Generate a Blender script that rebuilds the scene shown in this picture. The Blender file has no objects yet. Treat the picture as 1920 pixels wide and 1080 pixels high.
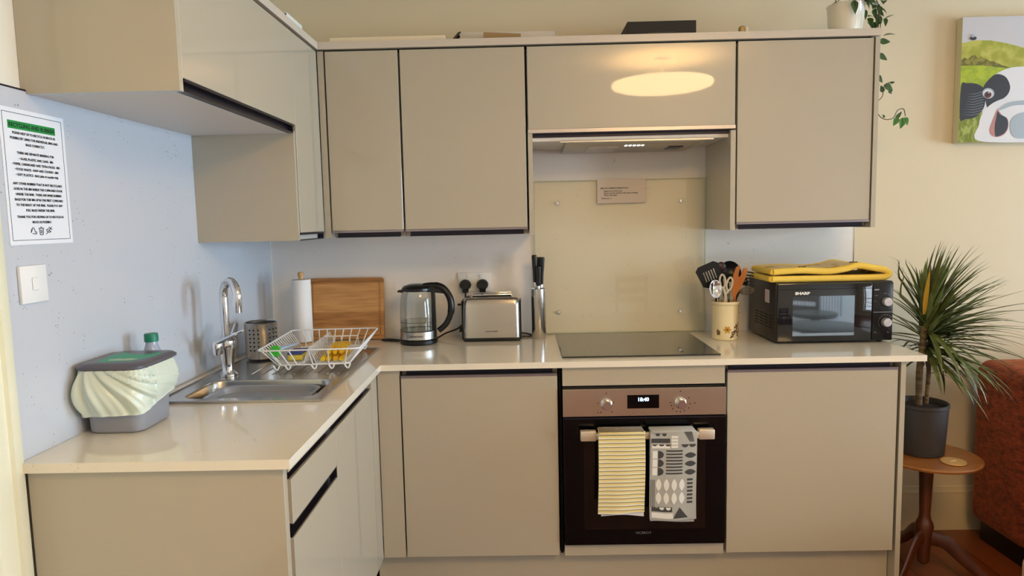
import bpy, bmesh, math, random
from mathutils import Vector, Matrix, Euler
PI=math.pi
R=random.Random(7)
scn=bpy.context.scene
COL=scn.collection
# ---------------------------------------------------------------- camera
def cam_matrix(yaw,pitch,roll):
    fw=Vector((math.sin(yaw)*math.cos(pitch),math.cos(yaw)*math.cos(pitch),-math.sin(pitch)))
    r=fw.cross(Vector((0,0,1))).normalized();u=r.cross(fw)
    c,s=math.cos(roll),math.sin(roll)
    r2=c*r+s*u;u2=-s*r+c*u
    return Matrix((r2,u2,-fw)).transposed()
cd=bpy.data.cameras.new('camera');cam=bpy.data.objects.new('camera',cd);COL.objects.link(cam)
cam.matrix_world=Matrix.Translation((1.1439,-3.0918,1.4244))@cam_matrix(-.0150,.0982,-.0217).to_4x4()
cd.sensor_width=36;cd.lens=36*1293.3/1920;cd.clip_start=.05
scn.camera=cam
# ---------------------------------------------------------------- light and exposure
scn.view_settings.view_transform='Standard';scn.view_settings.look='None';scn.view_settings.gamma=1
scn.view_settings.use_curve_mapping=False
scn.view_settings.exposure=0.0
w=bpy.data.worlds.new('world');scn.world=w;w.use_nodes=True
w.node_tree.nodes['Background'].inputs[0].default_value=(.62,.78,1,1)
w.node_tree.nodes['Background'].inputs[1].default_value=2.0
def area(name,loc,rot,sx,sy,power,col,shape='RECTANGLE'):
    l=bpy.data.lights.new(name,'AREA');l.shape=shape;l.size=sx;l.size_y=sy;l.energy=power;l.color=col
    o=bpy.data.objects.new(name,l);COL.objects.link(o);o.location=loc;o.rotation_euler=rot;return o
WINP,FILLP,LAMPE=225,160,22
# daylight through the side window by the sofa
area('side_window_daylight',(6.82,-1.3,1.25),(0,PI/2,0),1.7,1.5,WINP,(.56,.79,1))
area('added_rear_fill_light',(6.82,-4.0,1.25),(0,PI/2,0),1.7,1.4,FILLP,(.80,.90,1))  # fill light added to lift the cabinet fronts, placed at an unseen window
# ---------------------------------------------------------------- helpers
def lin(c):
    c=[x/255 for x in c];return tuple(x/12.92 if x<=.04045 else ((x+.055)/1.055)**2.4 for x in c)+(1,)
MATS={}
def mat(name,rgb,rough=.5,metal=0,coat=0,spec=.5,noise=None,bump=None,trans=0,ior=1.45,emis=None,aniso=0,sheen=0,speck=None,alpha=1,sss=0):
    if name in MATS:return MATS[name]
    m=bpy.data.materials.new(name);m.use_nodes=True;n=m.node_tree;b=n.nodes['Principled BSDF'];MATS[name]=m
    c=lin(rgb);b.inputs['Base Color'].default_value=c;b.inputs['Roughness'].default_value=rough
    b.inputs['Metallic'].default_value=metal;b.inputs['Coat Weight'].default_value=coat;b.inputs['Coat Roughness'].default_value=.03
    b.inputs['Specular IOR Level'].default_value=spec;b.inputs['IOR'].default_value=ior
    b.inputs['Transmission Weight'].default_value=trans;b.inputs['Sheen Weight'].default_value=sheen;b.inputs['Alpha'].default_value=alpha
    if aniso:b.inputs['Anisotropic'].default_value=aniso
    if sss:
        b.inputs['Subsurface Weight'].default_value=sss;b.inputs['Subsurface Radius'].default_value=(.01,.01,.01)
    if emis:
        b.inputs['Emission Color'].default_value=lin(emis[0]);b.inputs['Emission Strength'].default_value=emis[1]
    tc=n.nodes.new('ShaderNodeTexCoord')
    if noise:  # (scale vec, rgb2, detail, lo, hi)
        mp=n.nodes.new('ShaderNodeMapping');mp.inputs['Scale'].default_value=noise[0];n.links.new(tc.outputs['Object'],mp.inputs[0])
        t=n.nodes.new('ShaderNodeTexNoise');t.inputs['Scale'].default_value=1;t.inputs['Detail'].default_value=noise[2];n.links.new(mp.outputs[0],t.inputs[0])
        r=n.nodes.new('ShaderNodeValToRGB');r.color_ramp.elements[0].position=noise[3];r.color_ramp.elements[1].position=noise[4]
        r.color_ramp.elements[0].color=c;r.color_ramp.elements[1].color=lin(noise[1]);n.links.new(t.outputs[0],r.inputs[0])
        n.links.new(r.outputs[0],b.inputs['Base Color'])
    if speck:  # (scale, rgb2, threshold)
        v=n.nodes.new('ShaderNodeTexVoronoi');v.inputs['Scale'].default_value=speck[0];n.links.new(tc.outputs['Object'],v.inputs[0])
        nz=n.nodes.new('ShaderNodeTexNoise');nz.inputs['Scale'].default_value=speck[0]*.23;n.links.new(tc.outputs['Object'],nz.inputs[0])
        mu=n.nodes.new('ShaderNodeMath');mu.operation='SUBTRACT';n.links.new(v.outputs['Distance'],mu.inputs[0]);
        m2=n.nodes.new('ShaderNodeMath');m2.operation='MULTIPLY_ADD';n.links.new(nz.outputs[0],m2.inputs[0]);m2.inputs[1].default_value=.9;m2.inputs[2].default_value=-.45
        n.links.new(m2.outputs[0],mu.inputs[1])
        lt=n.nodes.new('ShaderNodeMath');lt.operation='LESS_THAN';lt.inputs[1].default_value=speck[2];n.links.new(mu.outputs[0],lt.inputs[0])
        mx=n.nodes.new('ShaderNodeMix');mx.data_type='RGBA';mx.inputs[6].default_value=c;mx.inputs[7].default_value=lin(speck[1])
        n.links.new(lt.outputs[0],mx.inputs[0]);n.links.new(mx.outputs[2],b.inputs['Base Color'])
    if bump:  # (scale vec, strength, dist)
        mp=n.nodes.new('ShaderNodeMapping');mp.inputs['Scale'].default_value=bump[0];n.links.new(tc.outputs['Object'],mp.inputs[0])
        t=n.nodes.new('ShaderNodeTexNoise');t.inputs['Scale'].default_value=1;t.inputs['Detail'].default_value=4;n.links.new(mp.outputs[0],t.inputs[0])
        bp=n.nodes.new('ShaderNodeBump');bp.inputs['Strength'].default_value=bump[1];bp.inputs['Distance'].default_value=bump[2]
        n.links.new(t.outputs[0],bp.inputs['Height']);n.links.new(bp.outputs[0],b.inputs['Normal'])
    return m
def clear(name,tint=(255,255,255),k=.7,f=.12):
    """thin clear sheet: mostly see-through, the rest mirror-like"""
    m=bpy.data.materials.new(name);m.use_nodes=True;n=m.node_tree;n.nodes.clear();MATS[name]=m
    o=n.nodes.new('ShaderNodeOutputMaterial');t=n.nodes.new('ShaderNodeBsdfTransparent');g=n.nodes.new('ShaderNodeBsdfGlossy')
    t.inputs[0].default_value=lin(tint);g.inputs['Roughness'].default_value=.02
    fr=n.nodes.new('ShaderNodeLayerWeight');fr.inputs[0].default_value=.35
    a=n.nodes.new('ShaderNodeMath');a.operation='MULTIPLY_ADD';a.inputs[1].default_value=k;a.inputs[2].default_value=f;n.links.new(fr.outputs['Fresnel'],a.inputs[0])
    mx=n.nodes.new('ShaderNodeMixShader');n.links.new(a.outputs[0],mx.inputs[0]);n.links.new(t.outputs[0],mx.inputs[1]);n.links.new(g.outputs[0],mx.inputs[2]);n.links.new(mx.outputs[0],o.inputs[0])
    return m
ROOT={}
def thing(name,label,cat,loc=(0,0,0),rotz=0,group=None):
    o=bpy.data.objects.new(name,None);COL.objects.link(o);o.location=loc;o.rotation_euler=(0,0,rotz)
    o.empty_display_size=.05;o['label']=label;o['category']=cat
    if group:o['group']=group
    ROOT[o.name]=(Matrix.Translation(loc)@Matrix.Rotation(rotz,4,'Z')).inverted();return o
def obj(name,bm,m,parent=None,local=False,angle=35,label=None,smooth=True):
    """link bm as one mesh; geometry is given in world metres unless local"""
    if parent is not None:
        inv=ROOT[parent.name]
        if not local: bmesh.ops.transform(bm,matrix=inv,verts=bm.verts)
    bmesh.ops.recalc_face_normals(bm,faces=bm.faces)
    me=bpy.data.meshes.new(name);bm.to_mesh(me);bm.free()
    for x in (m if isinstance(m,(list,tuple)) else [m]): me.materials.append(x)
    if smooth:
        for p in me.polygons:p.use_smooth=True
        me.set_sharp_from_angle(angle=math.radians(angle))
    o=bpy.data.objects.new(name,me);COL.objects.link(o)
    if parent is not None:o.parent=parent;ROOT[o.name]=inv
    else:ROOT[o.name]=Matrix.Identity(4)
    if label:o['label']=label
    return o
def solo(name,bm,m,label,cat,group=None,**k):
    """a thing that is one mesh: origin moved to the centre of its base"""
    vs=[v.co for v in bm.verts];c=Vector(((min(v.x for v in vs)+max(v.x for v in vs))/2,(min(v.y for v in vs)+max(v.y for v in vs))/2,min(v.z for v in vs)))
    bmesh.ops.translate(bm,vec=-c,verts=bm.verts)
    o=obj(name,bm,m,**k);o.location=c;ROOT[o.name]=Matrix.Translation(-c);o['label']=label;o['category']=cat
    if group:o['group']=group
    return o
def struct(name,bm,m,**k):
    o=obj(name,bm,m,**k);o['kind']='structure';return o
def B():return bmesh.new()
def box(bm,x0,x1,y0,y1,z0,z1,mi=0,bev=0,seg=1,M=None):
    r=bmesh.ops.create_cube(bm,size=1);vs=r['verts']
    bmesh.ops.scale(bm,vec=(x1-x0,y1-y0,z1-z0),verts=vs);bmesh.ops.translate(bm,vec=((x0+x1)/2,(y0+y1)/2,(z0+z1)/2),verts=vs)
    fs={f for v in vs for f in v.link_faces}
    for f in fs:f.material_index=mi
    if bev:
        g=bmesh.ops.bevel(bm,geom=list({e for v in vs for e in v.link_edges}),offset=bev,segments=seg,profile=.5,affect='EDGES')
        vs=list({v for f in g['faces'] for v in f.verts}|{v for v in vs if v.is_valid})
        for f in g['faces']:f.material_index=mi
    if M is not None:bmesh.ops.transform(bm,matrix=M,verts=vs)
    return bm
def bx(*a,**k):return box(B(),*a,**k)
def lathe(bm,prof,c=(0,0,0),seg=32,mi=0,ang=(0,2*PI),M=None,cap=True):
    """revolve (r,z) pairs round z"""
    full=abs(ang[1]-ang[0]-2*PI)<1e-6;n=seg if full else seg+1;rings=[];vs=[]
    T=Matrix.Translation(c) if M is None else M
    for r,z in prof:
        if r<1e-6: v=bm.verts.new(T@Vector((0,0,z)));rings.append([v]*n);vs.append(v)
        else:
            ring=[bm.verts.new(T@Vector((r*math.cos(ang[0]+(ang[1]-ang[0])*i/seg),r*math.sin(ang[0]+(ang[1]-ang[0])*i/seg),z))) for i in range(n)]
            rings.append(ring);vs+=ring
    for a,b in zip(rings,rings[1:]):
        for i in range(n if full else n-1):
            j=(i+1)%n;q=[]
            for v in (a[i],a[j],b[j],b[i]):
                if v not in q:q.append(v)
            if len(q)>2:
                f=bm.faces.new(q);f.material_index=mi
    if cap and full:
        for ring in (rings[0],rings[-1]):
            if ring[0]!=ring[1]:
                try:f=bm.faces.new(ring);f.material_index=mi
                except ValueError:pass
    return bm
def cyl(bm,c,r,h,axis='Z',seg=24,mi=0,r2=None):
    M=Matrix.Translation(c)
    if axis=='X':M=M@Matrix.Rotation(PI/2,4,'Y')
    if axis=='Y':M=M@Matrix.Rotation(-PI/2,4,'X')
    return lathe(bm,[(r,0),(r if r2 is None else r2,h)],seg=seg,mi=mi,M=M)
def smooth_pts(pts,k=6):
    P=[Vector(p) for p in pts];out=[]
    for i in range(len(P)-1):
        p0=P[max(i-1,0)];p1=P[i];p2=P[i+1];p3=P[min(i+2,len(P)-1)]
        for j in range(k):
            t=j/k;out.append(.5*((2*p1)+(p2-p0)*t+(2*p0-5*p1+4*p2-p3)*t*t+(3*p1-p0-3*p2+p3)*t**3))
    out.append(P[-1]);return out
def tube(bm,pts,r,seg=8,mi=0,closed=False,flat=None):
    """round bar along pts; r a number or list; flat=(a,b) gives an elliptical section"""
    P=[Vector(p) for p in pts];n=len(P);rings=[];up=None
    for i,p in enumerate(P):
        if closed:t=(P[(i+1)%n]-P[i-1])
        else:t=(P[min(i+1,n-1)]-P[max(i-1,0)])
        t.normalize()
        if up is None:
            up=Vector((0,0,1)) if abs(t.z)<.9 else Vector((1,0,0))
        a=up-t*up.dot(t)
        if a.length<1e-6:a=t.orthogonal()
        a.normalize();b=t.cross(a);up=a
        rr=r[i] if isinstance(r,(list,tuple)) else r
        fa,fb=flat if flat else (1,1)
        rings.append([bm.verts.new(p+a*math.cos(2*PI*k/seg)*rr*fa+b*math.sin(2*PI*k/seg)*rr*fb) for k in range(seg)])
    m=n if closed else n-1
    for i in range(m):
        A,Bq=rings[i],rings[(i+1)%n]
        for k in range(seg):
            f=bm.faces.new((A[k],A[(k+1)%seg],Bq[(k+1)%seg],Bq[k]));f.material_index=mi
    if not closed:
        for q in (rings[0],rings[-1]):
            f=bm.faces.new(q);f.material_index=mi
    return bm
def prism(bm,poly,d,org=(0,0,0),ux=(1,0,0),uy=(0,0,1),mi=0):
    """extrude a 2D outline (in the plane ux,uy through org) by vector d"""
    o=Vector(org);ux=Vector(ux);uy=Vector(uy);d=Vector(d)
    a=[bm.verts.new(o+ux*x+uy*y) for x,y in poly];b=[bm.verts.new(v.co+d) for v in a]
    fs=[bm.faces.new(a),bm.faces.new(b[::-1])]
    n=len(a)
    for i in range(n):fs.append(bm.faces.new((a[i],a[(i+1)%n],b[(i+1)%n],b[i])))
    for f in fs:f.material_index=mi
    return bm
def rrect(x0,x1,y0,y1,r,k=5):
    out=[]
    for cx,cy,a0 in ((x1-r,y1-r,0),(x0+r,y1-r,PI/2),(x0+r,y0+r,PI),(x1-r,y0+r,1.5*PI)):
        for i in range(k+1):
            a=a0+PI/2*i/k;out.append((cx+r*math.cos(a),cy+r*math.sin(a)))
    return out
def ell(cx,cy,rx,ry,n=20,rot=0):
    return [(cx+rx*math.cos(2*PI*i/n)*math.cos(rot)-ry*math.sin(2*PI*i/n)*math.sin(rot),cy+rx*math.cos(2*PI*i/n)*math.sin(rot)+ry*math.sin(2*PI*i/n)*math.cos(rot)) for i in range(n)]
def loft(bm,loops,mi=0,cap0=True,cap1=True):
    rings=[[bm.verts.new(p) for p in l] for l in loops]
    for A,Bq in zip(rings,rings[1:]):
        n=len(A)
        for i in range(n):
            f=bm.faces.new((A[i],A[(i+1)%n],Bq[(i+1)%n],Bq[i]));f.material_index=mi
    if cap0:f=bm.faces.new(rings[0]);f.material_index=mi
    if cap1:f=bm.faces.new(rings[-1]);f.material_index=mi
    return bm
def plate(bm,loops,z0,z1,mi=0):
    """flat plate (outer loop first, then holes) between z0 and z1"""
    for z in (z0,z1):
        es=[]
        for l in loops:
            vs=[bm.verts.new((x,y,z)) for x,y in l]
            es+=[bm.edges.new((vs[i],vs[(i+1)%len(vs)])) for i in range(len(vs))]
        r=bmesh.ops.triangle_fill(bm,use_beauty=True,use_dissolve=False,edges=es)
        for g in r['geom']:
            if isinstance(g,bmesh.types.BMFace):g.material_index=mi
    for l in loops:
        n=len(l)
        for i in range(n):
            a,b=l[i],l[(i+1)%n]
            f=bm.faces.new([bm.verts.new(p) for p in ((a[0],a[1],z0),(b[0],b[1],z0),(b[0],b[1],z1),(a[0],a[1],z1))]);f.material_index=mi
    bmesh.ops.remove_doubles(bm,verts=bm.verts,dist=1e-5);return bm
def text(bm,s,size,org,ux=(1,0,0),uy=(0,0,1),align='CENTER',mi=0,sx=1,lift=0,bold=0,space=1.0,line=1.0):
    """lettering as flat faces in the plane ux,uy"""
    c=bpy.data.curves.new('t','FONT');c.body=s;c.size=size;c.align_x=align;c.resolution_u=2;c.offset=bold;c.space_line=line;c.space_character=space
    o=bpy.data.objects.new('t',c);COL.objects.link(o);bpy.context.view_layer.update()
    me=bpy.data.meshes.new_from_object(o.evaluated_get(bpy.context.evaluated_depsgraph_get()))
    bpy.data.objects.remove(o);bpy.data.curves.remove(c)
    ux=Vector(ux);uy=Vector(uy);nrm=ux.cross(uy);og=Vector(org)+nrm*lift
    vs=[bm.verts.new(og+ux*v.co.x*sx+uy*v.co.y) for v in me.vertices]
    for p in me.polygons:
        try:f=bm.faces.new([vs[i] for i in p.vertices]);f.material_index=mi
        except ValueError:pass
    bpy.data.meshes.remove(me);return bm
def copy_tree(src,loc,rotz=None,label=None,group=None):
    r=src.copy();COL.objects.link(r);r.location=loc
    if rotz is not None:r.rotation_euler=(0,0,rotz)
    if label:r['label']=label
    if group:r['group']=group
    for ch in src.children:
        c=ch.copy();COL.objects.link(c);c.parent=r
        for g in ch.children:
            d=g.copy();COL.objects.link(d);d.parent=c
    return r
# ---------------------------------------------------------------- materials
CASH=(181,172,152)
m_door=mat('cashmere_gloss',CASH,.35,coat=.8,bump=((60,60,60),.05,.0012))
m_carc=mat('cashmere_matt',(196,188,176),.45)
m_under=mat('white_melamine',(222,218,212),.5)
m_gola=mat('dark_anodised_profile',(46,42,52),.35,metal=.6)
m_lip=mat('bronze_lip',(150,140,146),.3,metal=.8)
m_top=mat('cream_quartz_worktop',(236,228,210),.12,coat=.4,speck=(140,(208,194,168),.05))
m_panel=mat('white_sparkle_panel',(194,198,205),.22,speck=(85,(150,154,162),.035))
m_wall=mat('magnolia_paint',(222,207,176),.7,bump=((60,60,60),.05,.001))
m_white=mat('white_plastic',(232,232,230),.35)
m_paintw=mat('cream_gloss_paint',(232,228,200),.35)
m_steel=mat('brushed_steel',(190,184,176),.24,metal=1,bump=((4,400,400),.03,.0005))
m_steelv=mat('brushed_steel_vertical',(200,196,190),.24,metal=1,aniso=.5)
m_chrome=mat('chrome',(225,225,228),.06,metal=1)
m_black=mat('black_plastic',(14,13,14),.3)
m_blackm=mat('black_matt',(18,17,18),.6)
m_blackg=mat('black_glass',(4,4,6),.05,spec=.35)
m_void=mat('dark_gap',(22,18,18),.9)
m_paper=mat('paper_white',(235,235,235),.8)
m_ink=mat('black_ink',(25,25,28),.8)
m_wood=mat('acacia_board',(178,124,66),.45,noise=((3,3,60),(206,156,96),4,.3,.7))
m_woodl=mat('beech_wood',(205,165,110),.5,noise=((30,30,4),(190,148,92),3,.3,.7))
m_table=mat('honey_table_wood',(164,104,48),.3,coat=.3,noise=((4,30,4),(140,82,34),4,.3,.7))
m_dkwood=mat('mahogany',(98,50,26),.35,coat=.3,noise=((20,20,3),(72,34,18),3,.3,.7))
# ---------------------------------------------------------------- room
FZ=-.04;H=.907;CZ=2.60;XR=6.6;YF=-5.2
def floor_mat():
    m=bpy.data.materials.new('floor_boards');m.use_nodes=True;n=m.node_tree;b=n.nodes['Principled BSDF']
    tc=n.nodes.new('ShaderNodeTexCoord');br=n.nodes.new('ShaderNodeTexBrick');mp=n.nodes.new('ShaderNodeMapping')
    mp.inputs['Rotation'].default_value=(0,0,PI/2);n.links.new(tc.outputs['Object'],mp.inputs[0]);n.links.new(mp.outputs[0],br.inputs[0])
    br.inputs['Scale'].default_value=1;br.inputs['Brick Width'].default_value=3.2;br.inputs['Row Height'].default_value=.16;br.inputs['Mortar Size'].default_value=.002
    br.inputs['Color1'].default_value=lin((132,66,30));br.inputs['Color2'].default_value=lin((108,50,22));br.inputs['Mortar'].default_value=lin((30,14,8))
    nz=n.nodes.new('ShaderNodeTexNoise');m2=n.nodes.new('ShaderNodeMapping');m2.inputs['Scale'].default_value=(30,2.5,1);n.links.new(tc.outputs['Object'],m2.inputs[0]);n.links.new(m2.outputs[0],nz.inputs[0]);nz.inputs['Detail'].default_value=5
    mx=n.nodes.new('ShaderNodeMix');mx.data_type='RGBA';mx.blend_type='MULTIPLY';mx.inputs[0].default_value=.6
    r=n.nodes.new('ShaderNodeValToRGB');r.color_ramp.elements[0].color=(.45,.4,.35,1);r.color_ramp.elements[1].color=(1,1,1,1);r.color_ramp.elements[0].position=.3;r.color_ramp.elements[1].position=.65
    n.links.new(nz.outputs[0],r.inputs[0]);n.links.new(br.outputs[0],mx.inputs[6]);n.links.new(r.outputs[0],mx.inputs[7]);n.links.new(mx.outputs[2],b.inputs['Base Color'])
    b.inputs['Roughness'].default_value=.3;b.inputs['Coat Weight'].default_value=.2;return m
struct('floor',bx(-.15,XR+.15,YF-.15,.16,FZ-.1,FZ),floor_mat())
struct('ceiling',bx(-.15,XR+.15,YF-.15,.16,CZ,CZ+.1),mat('ceiling_white',(236,228,210),.8))
struct('wall_back',bx(-.15,XR+.15,.01,.16,FZ,CZ),m_wall)
struct('wall_left',bx(-.15,0,YF-.15,.01,FZ,CZ),mat('left_wall_cream',(228,222,204),.7))
# right wall with two tall window openings, the rear one added for fill light
bm=B()
for a in ((YF-.15,-4.75,FZ,CZ),(-3.25,-2.1,FZ,CZ),(-.5,.01,FZ,CZ),(-4.75,-3.25,FZ,.3),(-4.75,-3.25,2.15,CZ),(-2.1,-.5,FZ,.3),(-2.1,-.5,2.15,CZ)):box(bm,XR,XR+.15,*a)
struct('wall_right',bm,m_wall)
struct('wall_front',bx(-.15,XR+.15,YF-.15,YF,FZ,CZ),mat('front_wall_white',(226,224,216),.7))
m_pane=clear('window_glass',f=.03)
def window(name,axis,a0,a1,z0,z1,p):
    bm=B();t=.05
    def q(u0,u1,w0,w1,d0=0,d1=.06):
        if axis=='Y':box(bm,p+d0,p+d1,u0,u1,w0,w1)
        else:box(bm,u0,u1,p-d1,p-d0,w0,w1)
    q(a0,a0+t,z0,z1);q(a1-t,a1,z0,z1);q(a0+t,a1-t,z0,z0+t);q(a0+t,a1-t,z1-t,z1);q(a0+t,a1-t,(z0+z1)/2-.02,(z0+z1)/2+.02,.005,.055)
    o=struct(name,bm,m_paintw)
    bm=B()
    if axis=='Y':box(bm,p+.025,p+.03,a0+t,a1-t,z0+t,z1-t)
    else:box(bm,a0+t,a1-t,p-.03,p-.025,z0+t,z1-t)
    obj('pane',bm,m_pane,o)
window('window_1','Y',-2.1,-.5,.3,2.15,XR+.05)
window('added_fill_window','Y',-4.75,-3.25,.3,2.15,XR+.05)  # unseen window, added to let in the rear fill light
# skirting boards
def skirt(name,x0,x1,y0,y1,d):
    bm=B()
    if d=='back':
        prism(bm,[(0,0),(-.022,0),(-.022,.155),(-.017,.165),(-.017,.178),(-.009,.186),(-.006,.2),(0,.205)],(x1-x0,0,0),org=(x0,y1,FZ),ux=(0,1,0),uy=(0,0,1))
    else:prism(bm,[(0,0),(-.022,0),(-.022,.155),(-.017,.165),(-.017,.178),(-.009,.186),(0,.205)],(0,y1-y0,0),org=(x1,y0,FZ),ux=(1,0,0),uy=(0,0,1))
    struct(name,bm,m_paintw if d!='back' else mat('skirting_cream',(214,196,160),.45))
skirt('baseboard_back',2.54,XR,0,.01,'back');skirt('baseboard_right',0,XR,YF,-.02,'r')
# door frame at the near end of the left wall, moulded
bm=B();prism(bm,[(0,0),(.018,0),(.022,-.006),(.022,-.03),(.014,-.034),(.014,-.052),(.024,-.058),(.024,-.098),(.018,-.104),(0,-.104)],(0,0,2.15),org=(.0,-1.604,FZ),ux=(1,0,0),uy=(0,1,0))
struct('trim_1',bm,m_paintw)
struct('door_1',bx(-.0,.004,-2.5,-1.72,FZ,2.05),m_paintw)
# sparkle wall panels: left wall and back wall, with edge strips
struct('trim_2',bx(0,.012,-1.6,0,H,1.742),m_panel)
struct('trim_3',bx(.0,.013,-1.6,0,1.742,1.746),m_gola)
struct('trim_4',bx(0.012,2.62,0,.01,H,1.74),mat('white_back_panel',(234,229,224),.25,speck=(85,(196,193,190),.03)))
struct('trim_5',bx(2.62,2.624,-.001,.01,H,1.74),m_steel)
struct('trim_6',bx(.012,.017,-.005,.0,H,1.7),m_white)
# ---------------------------------------------------------------- base cabinets
def carcass(bm,x0,x1,y0,y1,z0,z1,t=.018,front='-Y'):
    box(bm,x0,x0+t,y0,y1,z0,z1);box(bm,x1-t,x1,y0,y1,z0,z1);box(bm,x0+t,x1-t,y0,y1,z0,z0+t)
    if front=='-Y':box(bm,x0+t,x1-t,y1-t,y1,z0+t,z1)
    else:
        pass
def gola_x(bm,x0,x1,z0,z1,y):   # channel seen above a door on the back run (y = door face)
    box(bm,x0,x1,y+.03,y+.034,z0,z1);box(bm,x0,x1,y+.004,y+.03,z1-.003,z1)
BF=-.60;ZB=.163;ZT=.884
def base_unit(x0,x1,label):
    t=thing('base_cabinet',label,'cabinet',((x0+x1)/2,BF+.3,ZB-.01))
    bm=B();carcass(bm,x0,x1,BF+.045,-.01,ZB-.003,ZT);obj('body',bm,m_carc,t)
    d=obj('door',bx(x0+.003,x1-.003,BF,BF+.019,ZB,.852,bev=.0012),m_door,t)
    bm=B();box(bm,x0+.003,x1-.003,BF-.001,BF+.024,.852,.861);obj('edge_grip',bm,m_lip,d,label='bronze metal finger edge on top of the door')
    bm=B();gola_x(bm,x0+.019,x1-.019,.845,ZT,BF);obj('handle_channel',bm,m_gola,t)
    return t
base_unit(.686,1.268,'cashmere gloss base cabinet in the corner, left of the oven')
base_unit(1.886,2.512,'cashmere gloss base cabinet right of the oven, under the microwave')
solo('end_panel',bx(2.518,2.536,-.602,.0,FZ,ZT),m_door,'tall cashmere end panel closing the right end of the base units','panel')
solo('corner_post',bx(.602,.684,BF,BF+.018,ZB,ZT),m_door,'plain cashmere corner filler between the sink run and back run','panel')
bm=B();box(bm,.57,2.516,-.552,-.534,FZ,ZB-.006);solo('plinth',bm,m_door,'long low cashmere plinth board under the back run','plinth')
bm=B();box(bm,.534,.552,-1.577,-.56,FZ,ZB-.006);solo('plinth',bm,m_door,'plinth board under the sink run, facing right','plinth')
# left run: front faces at x=.60
LX=.60
t=thing('drawer_unit','gloss drawer unit at the near end of the sink run','cabinet',(.3,-1.36,ZB))
bm=B()
for a in ((.02,.578,-1.575,-1.557),(.02,.578,-1.188,-1.17)):box(bm,*a,ZB,ZT-.002)
box(bm,.02,.578,-1.557,-1.188,ZB,ZB+.018);box(bm,.03,.045,-1.557,-1.188,ZB+.018,.86);obj('body',bm,m_carc,t)
obj('drawer',bx(LX-.018,LX,-1.553,-1.172,.731,.838,bev=.001),m_door,t)
obj('drawer',bx(LX-.018,LX,-1.553,-1.172,ZB,.697,bev=.001),m_door,t)
bm=B();box(bm,LX-.03,LX-.026,-1.553,-1.172,.69,.74);box(bm,LX-.022,LX-.001,-1.553,-1.172,.7275,.7305);box(bm,LX-.022,LX-.004,-1.553,-1.172,.6975,.7005);box(bm,LX-.026,LX-.001,-1.176,-1.173,.6985,.7295);obj('handle_channel',bm,m_gola,t)
bm=B();box(bm,LX-.03,LX-.026,-1.553,-1.172,.83,.875);box(bm,LX-.026,LX-.006,-1.553,-1.172,.8385,.8415);obj('handle_channel',bm,m_gola,t)
t=thing('sink_cabinet','gloss one-door cabinet under the sink','cabinet',(.3,-.9,ZB))
bm=B()
for a in ((.02,.578,-1.168,-1.15),(.02,.578,-.718,-.70)):box(bm,*a,ZB,ZT-.002)
box(bm,.02,.578,-1.15,-.718,ZB,ZB+.018);obj('body',bm,m_carc,t)
obj('door',bx(LX-.018,LX,-1.168,-.702,ZB,.838,bev=.001),m_door,t)
bm=B();box(bm,LX-.03,LX-.026,-1.168,-.702,.83,.875);box(bm,LX-.026,LX-.006,-1.168,-.702,.8385,.8415);obj('handle_channel',bm,m_gola,t)
solo('corner_post',bx(LX-.018,LX,-.70,-.603,ZB,ZT),m_door,'narrow gloss filler strip at the far end of the sink run','panel')
solo('front_rail',bx(LX-.018,LX+.002,-1.575,-.702,.863,.8835),m_door,'slim pale front rail under the worktop edge of the sink run','rail')
solo('end_panel',bx(.02,LX,-1.6,-1.578,FZ,.883,bev=.001),m_door,'wide glossy end panel below the near worktop end','panel')
# worktop: one L shape with the sink cut out
hx0,hx1,hy0,hy1=.10,.52,-1.085,-.83
bm=B();plate(bm,[[(.013,-.001),(.013,-1.615),(.62,-1.615),(.62,-.62),(2.6,-.62),(2.6,-.001)],rrect(hx0,hx1,hy0,hy1,.05)],.8846,H)
solo('worktop',bm,m_top,'cream speckled L-shaped worktop along both walls','worktop')
# ---------------------------------------------------------------- sink, bowl, tap
t=thing('sink','stainless steel inset sink with ribbed drainer','sink',(.3,-.71,H))
bm=B();plate(bm,[rrect(.055,.548,-1.122,-.30,.02,4),rrect(hx0+.008,hx1-.008,hy0+.008,hy1-.008,.045)],H+.0006,H+.004)
for i in range(9):
    x=.20+i*.038;tube(bm,[(x,-.76+.0,H+.004),(x,-.36,H+.004)],.0042,6,flat=(.6,1))
L=[(.056,-1.121),(.547,-1.121),(.547,-.301),(.056,-.301)]
tube(bm,[(a,b,H+.005) for a,b in L],.0035,6,closed=True);obj('drainer',bm,m_steel,t)
bm=B()
def lp(r,z,k=0):return [(x,y,z) for x,y in rrect(hx0+.008+r,hx1-.008-r,hy0+.008+r,hy1-.008-r,.045-k)]
loft(bm,[lp(0,H+.003),lp(.003,H-.004),lp(.004,H-.10),lp(.012,H-.145,.01),lp(.03,H-.16,.02)],cap0=False)
bm.faces.ensure_lookup_table();obj('bowl',bm,m_steel,t)
m_grey=mat('grey_bowl_plastic',(146,150,158),.35)
t=thing('washing_up_bowl','grey plastic washing-up bowl sitting in the sink','basin',(.31,-.957,H-.15))
bm=B()
def lp2(r,z):return [(x,y,z) for x,y in rrect(hx0+.045+r,hx1-.04-r,hy0+.022+r,hy1-.022-r,.05)]
loft(bm,[lp2(0,H-.012),lp2(.006,H-.008),lp2(.012,H-.012),lp2(.03,H-.14),lp2(.034,H-.145),lp2(.026,H-.148),lp2(.009,H-.03)],cap0=False,cap1=True)
obj('basin',bm,m_grey,t)
obj('grip_hole',bx(.1572,.1592,-.985,-.945,H-.055,H-.03),m_void,t,label='dark cut-out hand grip in the left wall of the bowl')
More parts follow.
